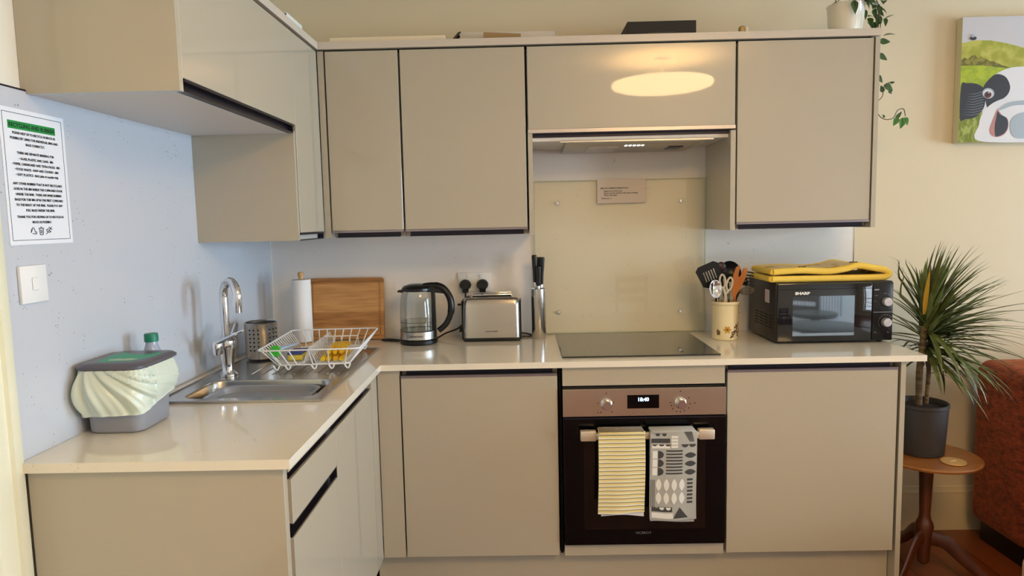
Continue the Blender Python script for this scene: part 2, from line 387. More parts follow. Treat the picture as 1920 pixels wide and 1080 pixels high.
t=thing('mixer_tap','tall chrome swan-neck mixer tap behind the sink bowl','tap',(.122,-.76,H+.0048))
bm=B();lathe(bm,[(.030,0),(.030,.006),(.023,.012),(.019,.02),(.022,.05),(.030,.092),(.034,.105),(.032,.122),(.020,.132),(.014,.137)],(.122,-.76,H+.0048),28);obj('body',bm,m_chrome,t)
dx,dy=Vector((.07,-.062)).normalized();rr=.050
pts=[(.122,-.76,1.03),(.122,-.76,1.1),(.122,-.76,1.18)]
for i in range(0,13):
    a=PI-i*PI*1.03/12;s=rr+rr*math.cos(a);pts.append((.122+dx*s,-.76+dy*s,1.19+rr*math.sin(a)))
e=pts[-1];pts.append((e[0]-dx*.004,e[1]-dy*.004,1.138))
bm=B();tube(bm,pts,.0138,18);lathe(bm,[(.0165,0),(.0165,.01),(.0138,.012)],(.122,-.76,1.04),20);obj('spout',bm,m_chrome,t)
for s,a,b in ((1,(.104,-.795,1.03),(.222,-.862,1.082)),(-1,(.128,-.733,1.03),(.115,-.655,1.075))):
    bm=B();lathe(bm,[(.012,0),(.016,.02),(.0165,.04),(.012,.048),(0,.05)],(a[0],a[1]+.0*s,a[2]-.04),18);tube(bm,[a,((a[0]+b[0])/2,(a[1]+b[1])/2,(a[2]+b[2])/2),b],[.012,.0095,.0075],10,flat=(.6,1));obj('lever',bm,m_chrome,t)
# ---------------------------------------------------------------- oven housing and oven
OX0,OX1=1.284,1.879
t=thing('oven_housing','cashmere housing unit around the built-in oven','cabinet',((OX0+OX1)/2,-.3,ZB))
for a in ((1.272,1.2815),(1.8815,1.884)):obj('side_panel',bx(*a,-.575,-.01,ZB-.003,ZT),m_void,t)  # panels coloured near-black to paint the shade in the gaps beside the oven
obj('filler_panel',bx(OX0,OX1,BF,BF+.018,.812,.882,bev=.001),m_door,t,label='cashmere strip above the oven')
obj('filler_panel',bx(OX0,OX1,BF,BF+.018,ZB-.003,.205,bev=.001),m_door,t,label='cashmere strip below the oven')
t=thing('oven','built-in electric oven with steel control panel and black glass door','oven',((OX0+OX1)/2,-.3,.207))
obj('body',bx(OX0+.002,OX1-.002,-.59,-.06,.207,.806),m_blackm,t)
bm=bx(OX0,OX1,-.618,-.59,.700,.803,bev=.0015)
for kx,L in ((1.443,((-.031,.006),(-.031,-.03),(-.02,-.029),(.02,-.027),(.026,.007),(0,.042))),(1.713,((.03,.02),(.035,-.002),(.03,-.018),(.014,-.028),(0,-.032),(-.014,-.03),(-.028,-.02),(-.034,-.008),(-.036,.003),(0,.045),(.052,.0)))):
    for a,b in L:prism(bm,ell(kx+a,.745+b,.0022,.0024,8),(0,-.0003,0),org=(0,-.6179,0),mi=1)
cp=obj('control_panel',bm,[mat('oven_fascia_steel',(214,200,182),.26,metal=1,bump=((4,300,300),.04,.0005)),m_ink],t)
dd=obj('door',bx(OX0,OX1,-.618,-.591,.209,.695,bev=.0015),m_blackg,t)
bm=B();box(bm,1.358,1.805,-.6192,-.6178,.27,.62);obj('window',bm,mat('oven_inner_glass',(20,10,7),.05,spec=.5),dd,label='brown tinted inner window')
bm=B();box(bm,OX0,OX1,-.6186,-.612,.691,.6965);obj('trim',bm,m_gola,dd)
for kx in (1.443,1.713):
    bm=B();M=Matrix.Translation((kx,-.618,.747))@Matrix.Rotation(PI/2,4,'X')
    lathe(bm,[(.021,0),(.021,.004),(.0185,.006),(.017,.024),(.015,.027),(0,.027)],seg=28,M=M);box(bm,kx-.0018,kx+.0018,-.6465,-.644,.735,.763)
    obj('knob',bm,m_chrome,cp)
d=obj('display',bx(1.519,1.635,-.6192,-.6178,.729,.779),m_blackg,cp)
bm=B();text(bm,'18:40',.019,(1.577,-.6196,.756),bold=.0006);obj('digits',bm,mat('display_digits',(200,225,255),.5,emis=((190,220,255),2.2)),d)
bm=B();text(bm,'VICEROY',.0125,(1.577,-.6185,.2505),sx=1.15);obj('lettering',bm,mat('grey_print',(120,120,126),.6),dd)
hd=B();box(hd,1.343,1.825,-.668,-.65,.628,.652,bev=.003,seg=2);
for x in (1.36,1.79):box(hd,x,x+.02,-.652,-.617,.63,.65)
box(hd,1.343,1.40,-.6695,-.64,.624,.66,bev=.003,seg=2);box(hd,1.768,1.825,-.6695,-.64,.624,.66,bev=.003,seg=2)
obj('handle',hd,mat('satin_handle',(222,210,190),.35,metal=.55),t,label='wide satin metal handle bar')
# tea towels
def towel_uv(bm,x0,x1,ztop,zbot,yf,wav,mi=0,seed=1,nx=16,nz=34,back=.05):
    """folded cloth hung over the bar: front drop, over the bar, short back drop; returns surface function"""
    rr=random.Random(seed);ph=[rr.uniform(0,6) for _ in range(4)]
    def f(u,v,off=0):
        # u 0..1 across, v 0 top..1 bottom
        x=x0+(x1-x0)*u+(.004*math.sin(v*3+ph[0]))*v
        y=yf-wav*(.6+.6*v)*(math.sin(u*7+ph[1]+v*1.3)*.5+math.sin(u*3+ph[2]-v)*.5)-off
        z=ztop-(ztop-zbot)*v+.003*math.sin(u*5+ph[3])*v
        return Vector((x,y,z))
    def sheet(off,v0,v1,th):
        A=[[bm.verts.new(f(i/nx,v0+(v1-v0)*j/nz,off)) for i in range(nx+1)] for j in range(nz+1)]
        C=[[bm.verts.new(f(i/nx,v0+(v1-v0)*j/nz,off-th)) for i in range(nx+1)] for j in range(nz+1)]
        for j in range(nz):
            for i in range(nx):
                for G in (A,C):
                    q=bm.faces.new((G[j][i],G[j][i+1],G[j+1][i+1],G[j+1][i]));q.material_index=mi
        for j in range(nz):
            for i in (0,nx):bm.faces.new((A[j][i],A[j+1][i],C[j+1][i],C[j][i])).material_index=mi
        for i in range(nx):
            for j in (0,nz):bm.faces.new((A[j][i],A[j][i+1],C[j][i+1],C[j][i])).material_index=mi
    return f,sheet
def stripe_mat():
    m=bpy.data.materials.new('yellow_striped_terry');m.use_nodes=True;n=m.node_tree;b=n.nodes['Principled BSDF']
    g=n.nodes.new('ShaderNodeTexCoord');s=n.nodes.new('ShaderNodeSeparateXYZ');n.links.new(g.outputs['Object'],s.inputs[0])
    nz=n.nodes.new('ShaderNodeTexNoise');nz.inputs['Scale'].default_value=22;n.links.new(g.outputs['Object'],nz.inputs[0])
    ad=n.nodes.new('ShaderNodeMath');ad.operation='MULTIPLY_ADD';ad.inputs[1].default_value=.003;n.links.new(nz.outputs[0],ad.inputs[0]);n.links.new(s.outputs[2],ad.inputs[2])
    mu=n.nodes.new('ShaderNodeMath');mu.operation='MULTIPLY';mu.inputs[1].default_value=1/.0146;n.links.new(ad.outputs[0],mu.inputs[0])
    fr=n.nodes.new('ShaderNodeMath');fr.operation='FRACT';n.links.new(mu.outputs[0],fr.inputs[0])
    r=n.nodes.new('ShaderNodeValToRGB');cr=r.color_ramp;cr.interpolation='LINEAR'
    cr.elements[0].position=0;cr.elements[0].color=lin((104,88,48));cr.elements[1].position=.2;cr.elements[1].color=lin((240,232,205))
    for p,c in ((.12,(120,100,60)),(.45,(240,236,215)),(.55,(232,214,140)),(.9,(232,214,146))):
        e=cr.elements.new(p);e.color=lin(c)
    n.links.new(fr.outputs[0],r.inputs[0]);n.links.new(r.outputs[0],b.inputs['Base Color']);b.inputs['Roughness'].default_value=.95;b.inputs['Sheen Weight'].default_value=.2
    t=n.nodes.new('ShaderNodeTexNoise');t.inputs['Scale'].default_value=600;n.links.new(g.outputs['Object'],t.inputs[0]);bp=n.nodes.new('ShaderNodeBump');bp.inputs['Strength'].default_value=.4;bp.inputs['Distance'].default_value=.002;n.links.new(t.outputs[0],bp.inputs['Height']);n.links.new(bp.outputs[0],b.inputs['Normal'])
    return m
bm=B();f,sh=towel_uv(bm,1.405,1.572,.664,.362,-.690,.004,0,3);sh(0,0,1,.008)
f2,sh2=towel_uv(bm,1.412,1.566,.664,.348,-.677,.003,1,5);sh2(0,0,1,.006)
for i,(yy) in enumerate((0,)):box(bm,1.407,1.570,-.6975,-.630,.6545,.6665,bev=.005,seg=2)
box(bm,1.41,1.568,-.641,-.632,.46,.66,bev=.002)
solo('tea_towel',bm,[stripe_mat(),m_paper],'yellow and cream striped terry towel over the oven handle','towel')
m_tg=mat('grey_linen',(176,176,170),.9);m_tw=mat('white_print',(232,232,226),.9);m_td=mat('charcoal_print',(70,70,70),.9)
bm=B();f,sh=towel_uv(bm,1.590,1.756,.662,.335,-.690,.004,0,11);sh(0,0,1,.006)
f3,sh3=towel_uv(bm,1.592,1.750,.650,.326,-.6825,.003,0,12);sh3(0,0,1,.005)
box(bm,1.592,1.754,-.691,-.631,.6545,.6655,bev=.005,seg=2);box(bm,1.595,1.75,-.641,-.632,.44,.66,bev=.002)
def patch(poly,mi,lift=.0009):
    """pattern shape in towel u,v"""
    cu=sum(p[0] for p in poly)/len(poly);cv=sum(p[1] for p in poly)/len(poly)
    c=bm.verts.new(f(cu,cv,lift));K=[]
    for i in range(len(poly)):
        a=poly[i];b_=poly[(i+1)%len(poly)];n=max(1,int(max(abs(a[0]-b_[0])*16,abs(a[1]-b_[1])*24)))
        for k in range(n):K.append(bm.verts.new(f(a[0]+(b_[0]-a[0])*k/n,a[1]+(b_[1]-a[1])*k/n,lift)))
    for i in range(len(K)):bm.faces.new((c,K[i],K[(i+1)%len(K)])).material_index=mi
def prect(u0,u1,v0,v1,mi,l=.0009):patch([(u0,v0),(u1,v0),(u1,v1),(u0,v1)],mi,l)
def lens(cu,cv,ru,rv,mi,vert=True,l=.0009):
    P=[]
    for s in (1,-1):
        for i in range(7):
            t_=-1+2*i/6;w_=(1-t_*t_)
            P.append((cu+s*ru*w_,cv+s*rv*t_) if vert else (cu+s*ru*t_,cv-s*rv*w_))
    patch(P,mi,l)
def half(cu,cv,ru,rv,mi,side):  # half disc, flat side left ('r') or top ('d')
    P=[]
    for i in range(9):
        a=-PI/2+PI*i/8
        P.append((cu+ru*math.cos(a),cv+rv*math.sin(a)) if side=='r' else (cu+ru*math.sin(a),cv+rv*math.cos(a)))
    patch(P,mi)
prect(.02,.42,.075,.125,2,.0007);prect(.04,.42,.138,.185,1,.0006)
for i in range(3):
    half(.10+.14*i,.14,.06,.022,2,'d')
for i in range(4):prect(.45,.59,.045+.036*i,.072+.036*i,1)
for i in range(5):patch([(.72+.035*i,.0),(.745+.035*i,.0),(.86+.02*i,.115),(.85+.02*i,.115)],2)
for u in (.74,.90):half(u,.14,.075,.035,2,'d')
half(.16,.02,.05,.03,2,'d');half(.3,.02,.05,.03,2,'d')
for i in range(3):
    prect(.05,.155,.215+.095*i,.30+.095*i,1);half(.17,.257+.095*i,.12,.045,2,'r')
    lens(.86,.265+.095*i,.125,.032,2,False)
for i in range(8):prect(.34,.69,.205+.036*i,.222+.036*i,2)
for i in range(4):
    for j in range(2):lens(.19+.165*i,.595+.15*j,.06,.07,1)
for i in range(7):prect(.80,.92,.53+.043*i,.553+.043*i,2)
for i in range(3):prect(.02+.035*i,.032+.035*i,.54,.85,2)
prect(.04,.48,.845,.90,2,.0006)
for i in range(3):half(.12+.14*i,.85,.055,.03,1,'d')
prect(.04,.5,.915,.975,1,.0006);patch([(.64,.85),(.82,.975),(.5,.975)],2)
solo('tea_towel',bm,[m_tg,m_tw,m_td],'grey patterned tea towel with white leaf shapes over the oven handle','towel')
# ---------------------------------------------------------------- wall cabinets
WF=-.369;WB=1.369;WT=2.086;CT=2.119
def wall_unit_x(x0,x1,zb,label,name='wall_cabinet',lip=True,group=None):
    t=thing(name,label,'cabinet',((x0+x1)/2,WF+.18,zb))
    bm=B();box(bm,x0,x0+.018,WF+.045,-.001,zb,WT);box(bm,x1-.018,x1,WF+.045,-.001,zb,WT);box(bm,x0+.018,x1-.018,-.02,-.001,zb,WT);box(bm,x0+.018,x1-.018,WF+.03,-.02,zb+.002,zb+.02);box(bm,x0+.018,x1-.018,WF+.021,-.02,WT-.018,WT)
    obj('body',bm,m_carc,t)
    d=obj('door',bx(x0+.003,x1-.003,WF,WF+.019,zb+.027,WT-.001,bev=.0012),m_door,t)
    bm=B();box(bm,x0+.002,x1-.002,WF-.001,WF+.022,zb+.019,zb+.0265);obj('edge_grip',bm,m_lip,d,label='bronze metal finger edge along the bottom of the door')
    bm=B();box(bm,x0+.018,x1-.018,WF+.022,WF+.03,zb,zb+.028);box(bm,x0+.018,x1-.018,WF+.003,WF+.022,zb,zb+.003);obj('handle_channel',bm,m_gola,t)
    return t
wall_unit_x(.397,.684,WB,'narrow cashmere gloss wall cabinet nearest the corner')
wall_unit_x(.686,1.172,WB,'cashmere gloss wall cabinet above the kettle, left of the cooker hood')
wall_unit_x(1.984,2.505,WB,'cashmere gloss wall cabinet above the microwave')
solo('corner_post',bx(.371,.394,WF,WF+.018,WB,WT),m_door,'upright cashmere corner strip between the wall cabinets','panel')
solo('end_panel',bx(2.507,2.524,WF-.003,.0,WB-.003,2.088),m_door,'narrow end panel at the right end of the wall cabinets, by the trailing plant','panel')
t=thing('hood_cabinet','wide cashmere gloss flap cabinet above the cooker hood','cabinet',(1.58,WF+.18,1.757))
bm=B();box(bm,1.176,1.194,WF+.045,-.001,1.758,WT);box(bm,1.963,1.981,WF+.045,-.001,1.758,WT);box(bm,1.194,1.963,-.02,-.001,1.758,WT);box(bm,1.194,1.963,WF+.021,-.02,WT-.018,WT);obj('body',bm,m_carc,t)
d=obj('door',bx(1.179,1.978,WF,WF+.019,1.772,WT-.001,bev=.0012),m_door,t,label='wide gloss flap door reflecting the ceiling lamp')
obj('edge_grip',bx(1.178,1.979,WF-.003,WF+.022,1.758,1.7715),mat('pale_lip',(205,196,188),.3,metal=.5),d,label='pale metal edge along the bottom of the flap')
obj('handle_channel',bx(1.197,1.961,WF+.024,WF+.028,1.742,1.758),m_gola,t)
bm=B();box(bm,1.196,1.961,WF+.028,-.001,1.728,1.742);obj('base_board',bm,m_under,t)
obj('side_panel',bx(1.177,1.195,WF,.0,WB-.003,1.757),m_door,t);obj('side_panel',bx(1.962,1.981,WF,.0,WB-.003,1.752),m_door,t)
# cooker hood
t=thing('cooker_hood','slim built-in cooker hood with five lit buttons, above the hob','hood',(1.58,-.2,1.71))
bm=B();prism(bm,[(-.35,1.7272),(-.35,1.716),(-.335,1.711),(-.04,1.706),(-.025,1.7272)],(.53,0,0),org=(1.325,0,0),ux=(0,1,0),uy=(0,0,1));obj('casing',bm,mat('hood_metal',(176,170,158),.3,metal=.7),t)
obj('front_bar',bx(1.30,1.90,-.362,-.350,1.718,1.7275,bev=.002),mat('hood_bar',(215,208,196),.25,metal=.8),t)
for i in range(5):
    obj('button',bx(1.563+i*.0165,1.573+i*.0165,-.31,-.286,1.7072,1.7115,bev=.001),mat('lit_button',(255,255,255),.4,emis=((255,255,255),1.6)),t)
obj('grease_filter',bx(1.42,1.54,-.27,-.06,1.706,1.7115),m_steel,t)
obj('lamp_socket',bx(1.75,1.81,-.24,-.14,1.7055,1.7115,bev=.002),m_gola,t)
# left wall units
t=thing('wall_cabinet','slim gloss wall cabinet in the corner above the sink','cabinet',(.18,-.53,WB))
bm=B();box(bm,.013,.348,-.668,-.40,WB+.002,WB+.02);box(bm,.013,.348,-.668,-.40,WT-.018,WT);box(bm,.013,.03,-.668,-.40,WB+.02,WT-.018);obj('body',bm,m_carc,t)
obj('side_panel',bx(.0125,.366,-.686,-.668,WB,WT-.34),m_door,t,label='large exposed cashmere side panel facing the room')
d=obj('door',bx(.35,WF*-1,-.664,-.375,WB+.027,WT-.001,bev=.0012),m_door,t)
bm=B();box(bm,.343,.347,-.664,-.375,WB,WB+.03);box(bm,.347,.366,-.664,-.378,WB-.001,WB+.002);box(bm,.347,.368,-.664,-.378,WB+.019,WB+.026);box(bm,.347,.366,-.381,-.376,WB,WB+.026);obj('handle_channel',bm,m_gola,t)
t=thing('wall_cabinet','large raised gloss wall cabinet over the near worktop','cabinet',(.18,-1.08,1.7365))
bm=B();box(bm,.013,.348,-1.467,-.70,WT-.018,WT);box(bm,.013,.03,-1.467,-.70,1.757,WT-.018);obj('body',bm,m_carc,t)
obj('base_board',bx(.013,.347,-1.4665,-.688,1.7375,1.7555),m_under,t,label='white underside board')
obj('side_panel',bx(.001,WF*-1,-1.485,-1.467,1.7365,WT),m_door,t,label='glossy end panel facing the room')
obj('door',bx(.35,WF*-1,-1.465,-.668,1.768,WT-.001,bev=.0012),m_door,t)
bm=B();box(bm,.347,.351,-1.465,-.688,1.738,1.768);box(bm,.351,.371,-1.465,-.69,1.760,1.767);box(bm,.351,.368,-1.465,-.69,1.738,1.7405);box(bm,.351,.368,-.695,-.69,1.74,1.76);obj('handle_channel',bm,m_gola,t)
# top boards running over the wall cabinets
bm=B();plate(bm,[[(.0,0),(.0,-1.487),(.376,-1.487),(.376,-.376),(2.527,-.376),(2.527,0)]],2.092,CT)
solo('cornice',bm,mat('cornice_gloss',(206,194,178),.3,coat=.2),'cashmere top board running along all the wall cabinets','cornice')
bm=B();plate(bm,[[(.02,-.02),(.02,-1.46),(.352,-1.46),(.352,-.352),(2.50,-.352),(2.50,-.02)]],2.0865,2.0918)  # solid strip, coloured near-black to paint the shade of the gap
solo('painted_gap_shade',bm,m_void,'thin strip painted dark for the shade in the gap under the cornice','gap')
# ---------------------------------------------------------------- glass splashback, hob
t=thing('glass_splashback','clear glass splashback screwed to the wall behind the hob','splashback',(1.58,-.01,.91))
bm=B();box(bm,1.203,1.961,-.012,-.006,.912,1.592);
gm=clear('splash_glass',(254,254,249),f=.015,k=.35);obj('pane',bm,gm,t)
bm=B()
for a in ((1.203,1.961,1.590,1.5925),(1.203,1.2055,.912,1.59),(1.9585,1.961,.912,1.59),(1.203,1.961,.911,.9135)):box(bm,a[0],a[1],-.0125,-.0055,a[2],a[3])
obj('polished_edge',bm,mat('glass_edge',(196,204,170),.2),t)
for x,z in ((1.308,1.494),(1.853,1.493),(1.306,1.006),(1.85,1.0)):
    bm=B();M=Matrix.Translation((x,-.0065,z))@Matrix.Rotation(PI/2,4,'X');lathe(bm,[(.009,0),(.009,.004),(.0065,.009),(0,.0095)],seg=20,M=M);obj('screw_cap',bm,m_chrome,t)
t=thing('notice_card','small typed notice taped to the top of the glass splashback','notice',(1.59,-.015,1.49))
obj('card',bx(1.483,1.697,-.0155,-.0135,1.489,1.594),mat('card_white',(216,206,198),.8),t)
bm=B()
for s,x,z in (('IMPORTANT',1.497,1.552),('! INFORMATION',1.544,1.552),('Please turn off the hob',1.512,1.5395),('Please use the extractor fan when cooking',1.512,1.5305),('Please wipe glass',1.512,1.5215),('Thank you  x',1.5,1.508)):
    text(bm,s,.0082,(x,-.0157,z),align='LEFT',bold=.0002,sx=1.25 if 'IMP' in s or 'INF' in s else 1.05)
obj('lettering',bm,m_ink,t)
t=thing('hob','flat black glass induction hob set on the worktop','hob',(1.583,-.295,H))
obj('glass_top',bx(1.288,1.878,-.555,-.037,H+.0005,H+.006,bev=.002),mat('hob_glass',(42,40,36),.06,coat=.6),t)
bm=B();lathe(bm,[(.008,0),(.008,.0004)],(1.745,-.50,H+.006),16);obj('power_mark',bm,mat('mark',(20,20,20),.5),t)
# ---------------------------------------------------------------- switch, socket, plugs
t=thing('light_switch','square white rocker light switch on the sparkly left wall panel','switch',(.012,-1.522,1.258))
obj('plate',bx(.012,.021,-1.566,-1.479,1.258,1.345,bev=.003,seg=2),m_white,t)
obj('rocker',bx(.02,.025,-1.532,-1.512,1.287,1.317,bev=.002),m_white,t)
t=thing('wall_socket','white double socket on the back wall behind the toaster','socket',(.93,0,1.108))
obj('plate',bx(.856,1.004,-.009,0,1.108,1.194,bev=.002,seg=2),m_white,t)
for x in (.902,.958):obj('rocker',bx(x-.006,x+.006,-.0125,-.0085,1.168,1.186,bev=.001),m_white,t)
def plug(x,label,path):
    t=thing('plug',label,'plug',(x,-.009,1.12))
    bm=B();loft(bm,[[(x+a,-.0095,1.14+b) for a,b in ell(0,0,.026,.024,20)],[(x+a,-.03,1.14+b) for a,b in ell(0,0,.026,.024,20)],[(x+a,-.038,1.14+b) for a,b in ell(0,0,.021,.019,20)]]);box(bm,x-.014,x+.014,-.03,-.0095,1.105,1.125,bev=.003);obj('body',bm,m_black,t)
    bm=B();tube(bm,smooth_pts(path,8),.0034,8);obj('cord',bm,m_black,t)
plug(.889,'black plug with its cable, left side of the double socket',[(.889,-.02,1.108),(.889,-.022,1.07),(.893,-.02,1.0),(.885,-.022,.975),(.85,-.03,.945),(.80,-.06,.93),(.76,-.10,.9115)])
plug(.966,'black plug with its cable, right side of the double socket',[(.966,-.02,1.108),(.966,-.022,1.08),(1.0,-.018,.98),(1.10,-.016,.93),(1.17,-.018,.912),(1.185,-.045,.9115),(1.172,-.075,.9115),(1.138,-.08,.9125)])
# ---------------------------------------------------------------- recycling sign on the left wall
t=thing('recycling_poster','white laminated recycling and rubbish sign on the left wall panel','poster',(.012,-1.47,1.392))
obj('sheet',bx(.0122,.0142,-1.578,-1.364,1.392,1.698),mat('laminated_paper',(232,235,240),.25),t)
OY=(0,1,0);UZ=(0,0,1)
def fr(bm,y0,y1,z0,z1,w,mi=0,x=.0146):
    for a in ((y0,y1,z0,z0+w),(y0,y1,z1-w,z1),(y0,y0+w,z0+w,z1-w),(y1-w,y1,z0+w,z1-w)):box(bm,x-.0006,x,a[0],a[1],a[2],a[3],mi)
bm=B();fr(bm,-1.570,-1.374,1.402,1.688,.0011);obj('border',bm,m_ink,t)
obj('banner',bx(.0141,.0146,-1.555,-1.399,1.652,1.670),mat('banner_green',(30,140,60),.6),t)
bm=B();text(bm,'RECYCLING AND RUBBISH',.0125,(.0149,-1.477,1.6565),ux=OY,uy=UZ,bold=.0003);obj('lettering',bm,m_ink,t,label='black heading on the green banner')
LN=[(1.641,'PLEASE HELP US TO RECYCLE AS MUCH AS'),(1.629,'POSSIBLE BY USING THE INDIVIDUAL BINS AND'),(1.617,'BAGS CORRECTLY.'),(1.597,'THERE ARE SEPARATE BINS/BAG FOR:'),(1.584,'\u2022 GLASS, PLASTIC AND CANS - BIN'),(1.572,'\u2022 PAPER, CARDBOARD AND TETRA PACKS - BIN'),(1.560,'\u2022 FOOD WASTE - RAW AND COOKED - BIN'),(1.548,'\u2022 SOFT PLASTICS - BAG (side of recycling bin)'),(1.528,'ANY OTHER RUBBISH THAT IS NOT RECYCLABLE'),(1.516,'GOES IN THE BIN INSIDE THE CUPBOARD DOOR'),(1.504,'UNDER THE SINK.  THERE ARE SPARE RUBBISH'),(1.492,'BAGS FOR THIS BIN UP IN THE FIRST CUPBOARD'),(1.480,'TO THE RIGHT OF THE SINK.  PLEASE PUT ANY'),(1.468,'FULL BAGS UNDER THE SINK.'),(1.453,'THANK YOU FOR HELPING US TO RECYCLE AS'),(1.441,'MUCH AS POSSIBLE')]
bm=B()
for z,s in LN:text(bm,s,.0074,(.0149,-1.472,z),ux=OY,uy=UZ,bold=.00028)
obj('lettering',bm,m_ink,t)
def ln(bm,a,b,w=.0009,x=.0147):
    a=Vector(a);b=Vector(b);d=(b-a).normalized()*w;n=Vector((-d.y,d.x))
    prism(bm,[tuple(a-n),tuple(b-n),tuple(b+n),tuple(a+n)],(.0003,0,0),org=(x-.0003,0,0),ux=OY,uy=UZ)
bm=B()
for a,b in (((-1.506,1.417),(-1.499,1.417)),((-1.496,1.419),(-1.501,1.431)),((-1.504,1.432),(-1.510,1.420)),((-1.494,1.422),(-1.492,1.417)),((-1.492,1.417),(-1.498,1.4155)),((-1.508,1.428),(-1.511,1.419))):ln(bm,a,b)
obj('recycle_symbol',bm,m_ink,t)
bm=B()
for a,b in (((-1.483,1.428),(-1.481,1.414)),((-1.481,1.414),(-1.471,1.414)),((-1.471,1.414),(-1.469,1.428)),((-1.485,1.429),(-1.467,1.429)),((-1.479,1.4315),(-1.473,1.4315)),((-1.478,1.426),(-1.478,1.417)),((-1.474,1.426),(-1.474,1.417))):ln(bm,a,b)
obj('bin_symbol',bm,m_ink,t)
bm=B()
for a,b in (((-1.460,1.415),(-1.440,1.432)),((-1.455,1.420),(-1.459,1.425)),((-1.459,1.425),(-1.45,1.428)),((-1.45,1.4235),(-1.443,1.421)),((-1.443,1.421),(-1.452,1.418)),((-1.445,1.428),(-1.45,1.432)),((-1.445,1.428),(-1.438,1.4255))):ln(bm,a,b)
obj('leaf_symbol',bm,m_ink,t)
# ---------------------------------------------------------------- food caddy with liner bag
m_bin=mat('caddy_grey',(140,142,150),.4)
t=thing('food_waste_caddy','grey food waste caddy with a dark lid, at the near end of the worktop','bin',(.1,-1.32,H))
BX0,BX1,BY0,BY1=.024,.182,-1.412,-1.235
def rz(r0,z,rad=.028):return [(x,y,z) for x,y in rrect(BX0+.006-r0,BX1-.006+r0,BY0+.006-r0,BY1-.006+r0,rad)]
bm=B();loft(bm,[rz(-.008,H+.001),rz(-.003,H+.006),rz(.006,H+.165)]);obj('bucket',bm,m_bin,t)
bm=B()
def lid(r0,z,tilt=.0):return [(x,y,z) for x,y in rrect(BX0-.004-r0,BX1+.006+r0,BY0-.006-r0,BY1+.02+r0,.03)]
loft(bm,[lid(-.001,H+.166),lid(.003,H+.168),lid(.003,H+.174),lid(-.004,H+.180),lid(-.03,H+.182)]);
ld=obj('lid',bm,mat('caddy_lid',(92,88,96),.3),t)
bm=B();prism(bm,[(.062,-1.385),(.10,-1.388),(.150,-1.375),(.172,-1.30),(.165,-1.262),(.14,-1.29),(.10,-1.288),(.065,-1.262),(.05,-1.30)],(0,0,.0008),org=(0,0,H+.1815),ux=(1,0,0),uy=(0,1,0));obj('sticker',bm,mat('sticker_green',(70,168,130),.5),ld)
bm=B();prism(bm,[(.085,-1.372),(.135,-1.372),(.15,-1.355),(.13,-1.345),(.115,-1.352),(.095,-1.346),(.075,-1.356)],(0,0,.0004),org=(0,0,H+.1824),ux=(1,0,0),uy=(0,1,0));obj('sticker_print',bm,mat('sticker_print',(176,196,176),.6),ld)
# liner: loose skirt folded over the rim, gathered at the near-left corner
def bag_mat():
    m=bpy.data.materials.new('liner_film');m.use_nodes=True;n=m.node_tree;b=n.nodes['Principled BSDF']
    b.inputs['Base Color'].default_value=lin((226,236,220));b.inputs['Roughness'].default_value=.3;b.inputs['Alpha'].default_value=.86
    b.inputs['Subsurface Weight'].default_value=.0;b.inputs['Coat Weight'].default_value=.3
    return m
bm=B();N=220;NV=26;base=rrect(BX0-.004,BX1+.004,BY0-.004,BY1+.004,.032,6)
# resample the outline evenly
def resample(poly,n):
    P=[Vector(p) for p in poly];P.append(P[0]);L=[0]
    for a,b in zip(P,P[1:]):L.append(L[-1]+(b-a).length)
    out=[];k=0
    for i in range(n):
        s=L[-1]*i/n
        while L[k+1]<s:k+=1
        out.append(P[k].lerp(P[k+1],(s-L[k])/max(1e-9,L[k+1]-L[k])))
    return out
O=resample(base,N);cen=Vector((.103,-1.3235));grid=[]
for j in range(NV+1):
    v=j/NV;row=[]
    for i,p in enumerate(O):
        u=i/N
        d=(p-cen).normalized()
        nl=max(0,1-((p-Vector((BX0,BY0))).length)/.12)      # near-left gather
        nr=max(0,min(1,(p.x-.06)/.12))
        ty=(p.y-BY0)/(BY1-BY0)
        drop=.112+.012*nl-.030*ty*nr+.003*math.sin(u*2*PI*3)
        q=(p.x-BX0)*1.0+(p.y-BY0)*1.0                          # distance round from the near-left corner
        ph=q*95/(.35+1.1*v)+v*3.2
        fold=(.0050*math.sin(ph)+.0028*math.sin(ph*1.9+1.3)+.0015*math.sin(ph*3.7))*(.35+1.1*v*(1.15-v)*2)*(1.0 if p.y<-1.36 else .22)
        bulge=.013*math.sin(PI*min(1,v*1.05))+.004+.012*nl*math.sin(PI*v)
        if p.x<.04: bulge*=.35;fold*=.25
        x=p.x+d.x*(bulge+fold);y=p.y+d.y*(bulge+fold)
        x=max(x,.0145)
        row.append(bm.verts.new((x,y,H+.166-drop*v)))
    grid.append(row)
for a,b in zip(grid,grid[1:]):
    for i in range(N):bm.faces.new((a[i],a[(i+1)%N],b[(i+1)%N],b[i]))
obj('liner_bag',bm,bag_mat(),t,angle=80,label='pale green-white plastic liner folded over the rim')
t=thing('spray_bottle','clear washing-up bottle with a green cap behind the food caddy','bottle',(.085,-1.165,H))
bm=B();lathe(bm,[(.032,.0005),(.034,.01),(.034,.12),(.03,.15),(.02,.175),(.0155,.19),(.0155,.20)],(.085,-1.165,H),28);obj('body',bm,mat('bottle_clear',(176,182,200),.15,alpha=.75,coat=.3),t)
bm=B();lathe(bm,[(.0185,.196),(.0185,.216),(.017,.219),(0,.219)],(.085,-1.165,H),24);obj('cap',bm,mat('cap_green',(20,120,92),.4),t)
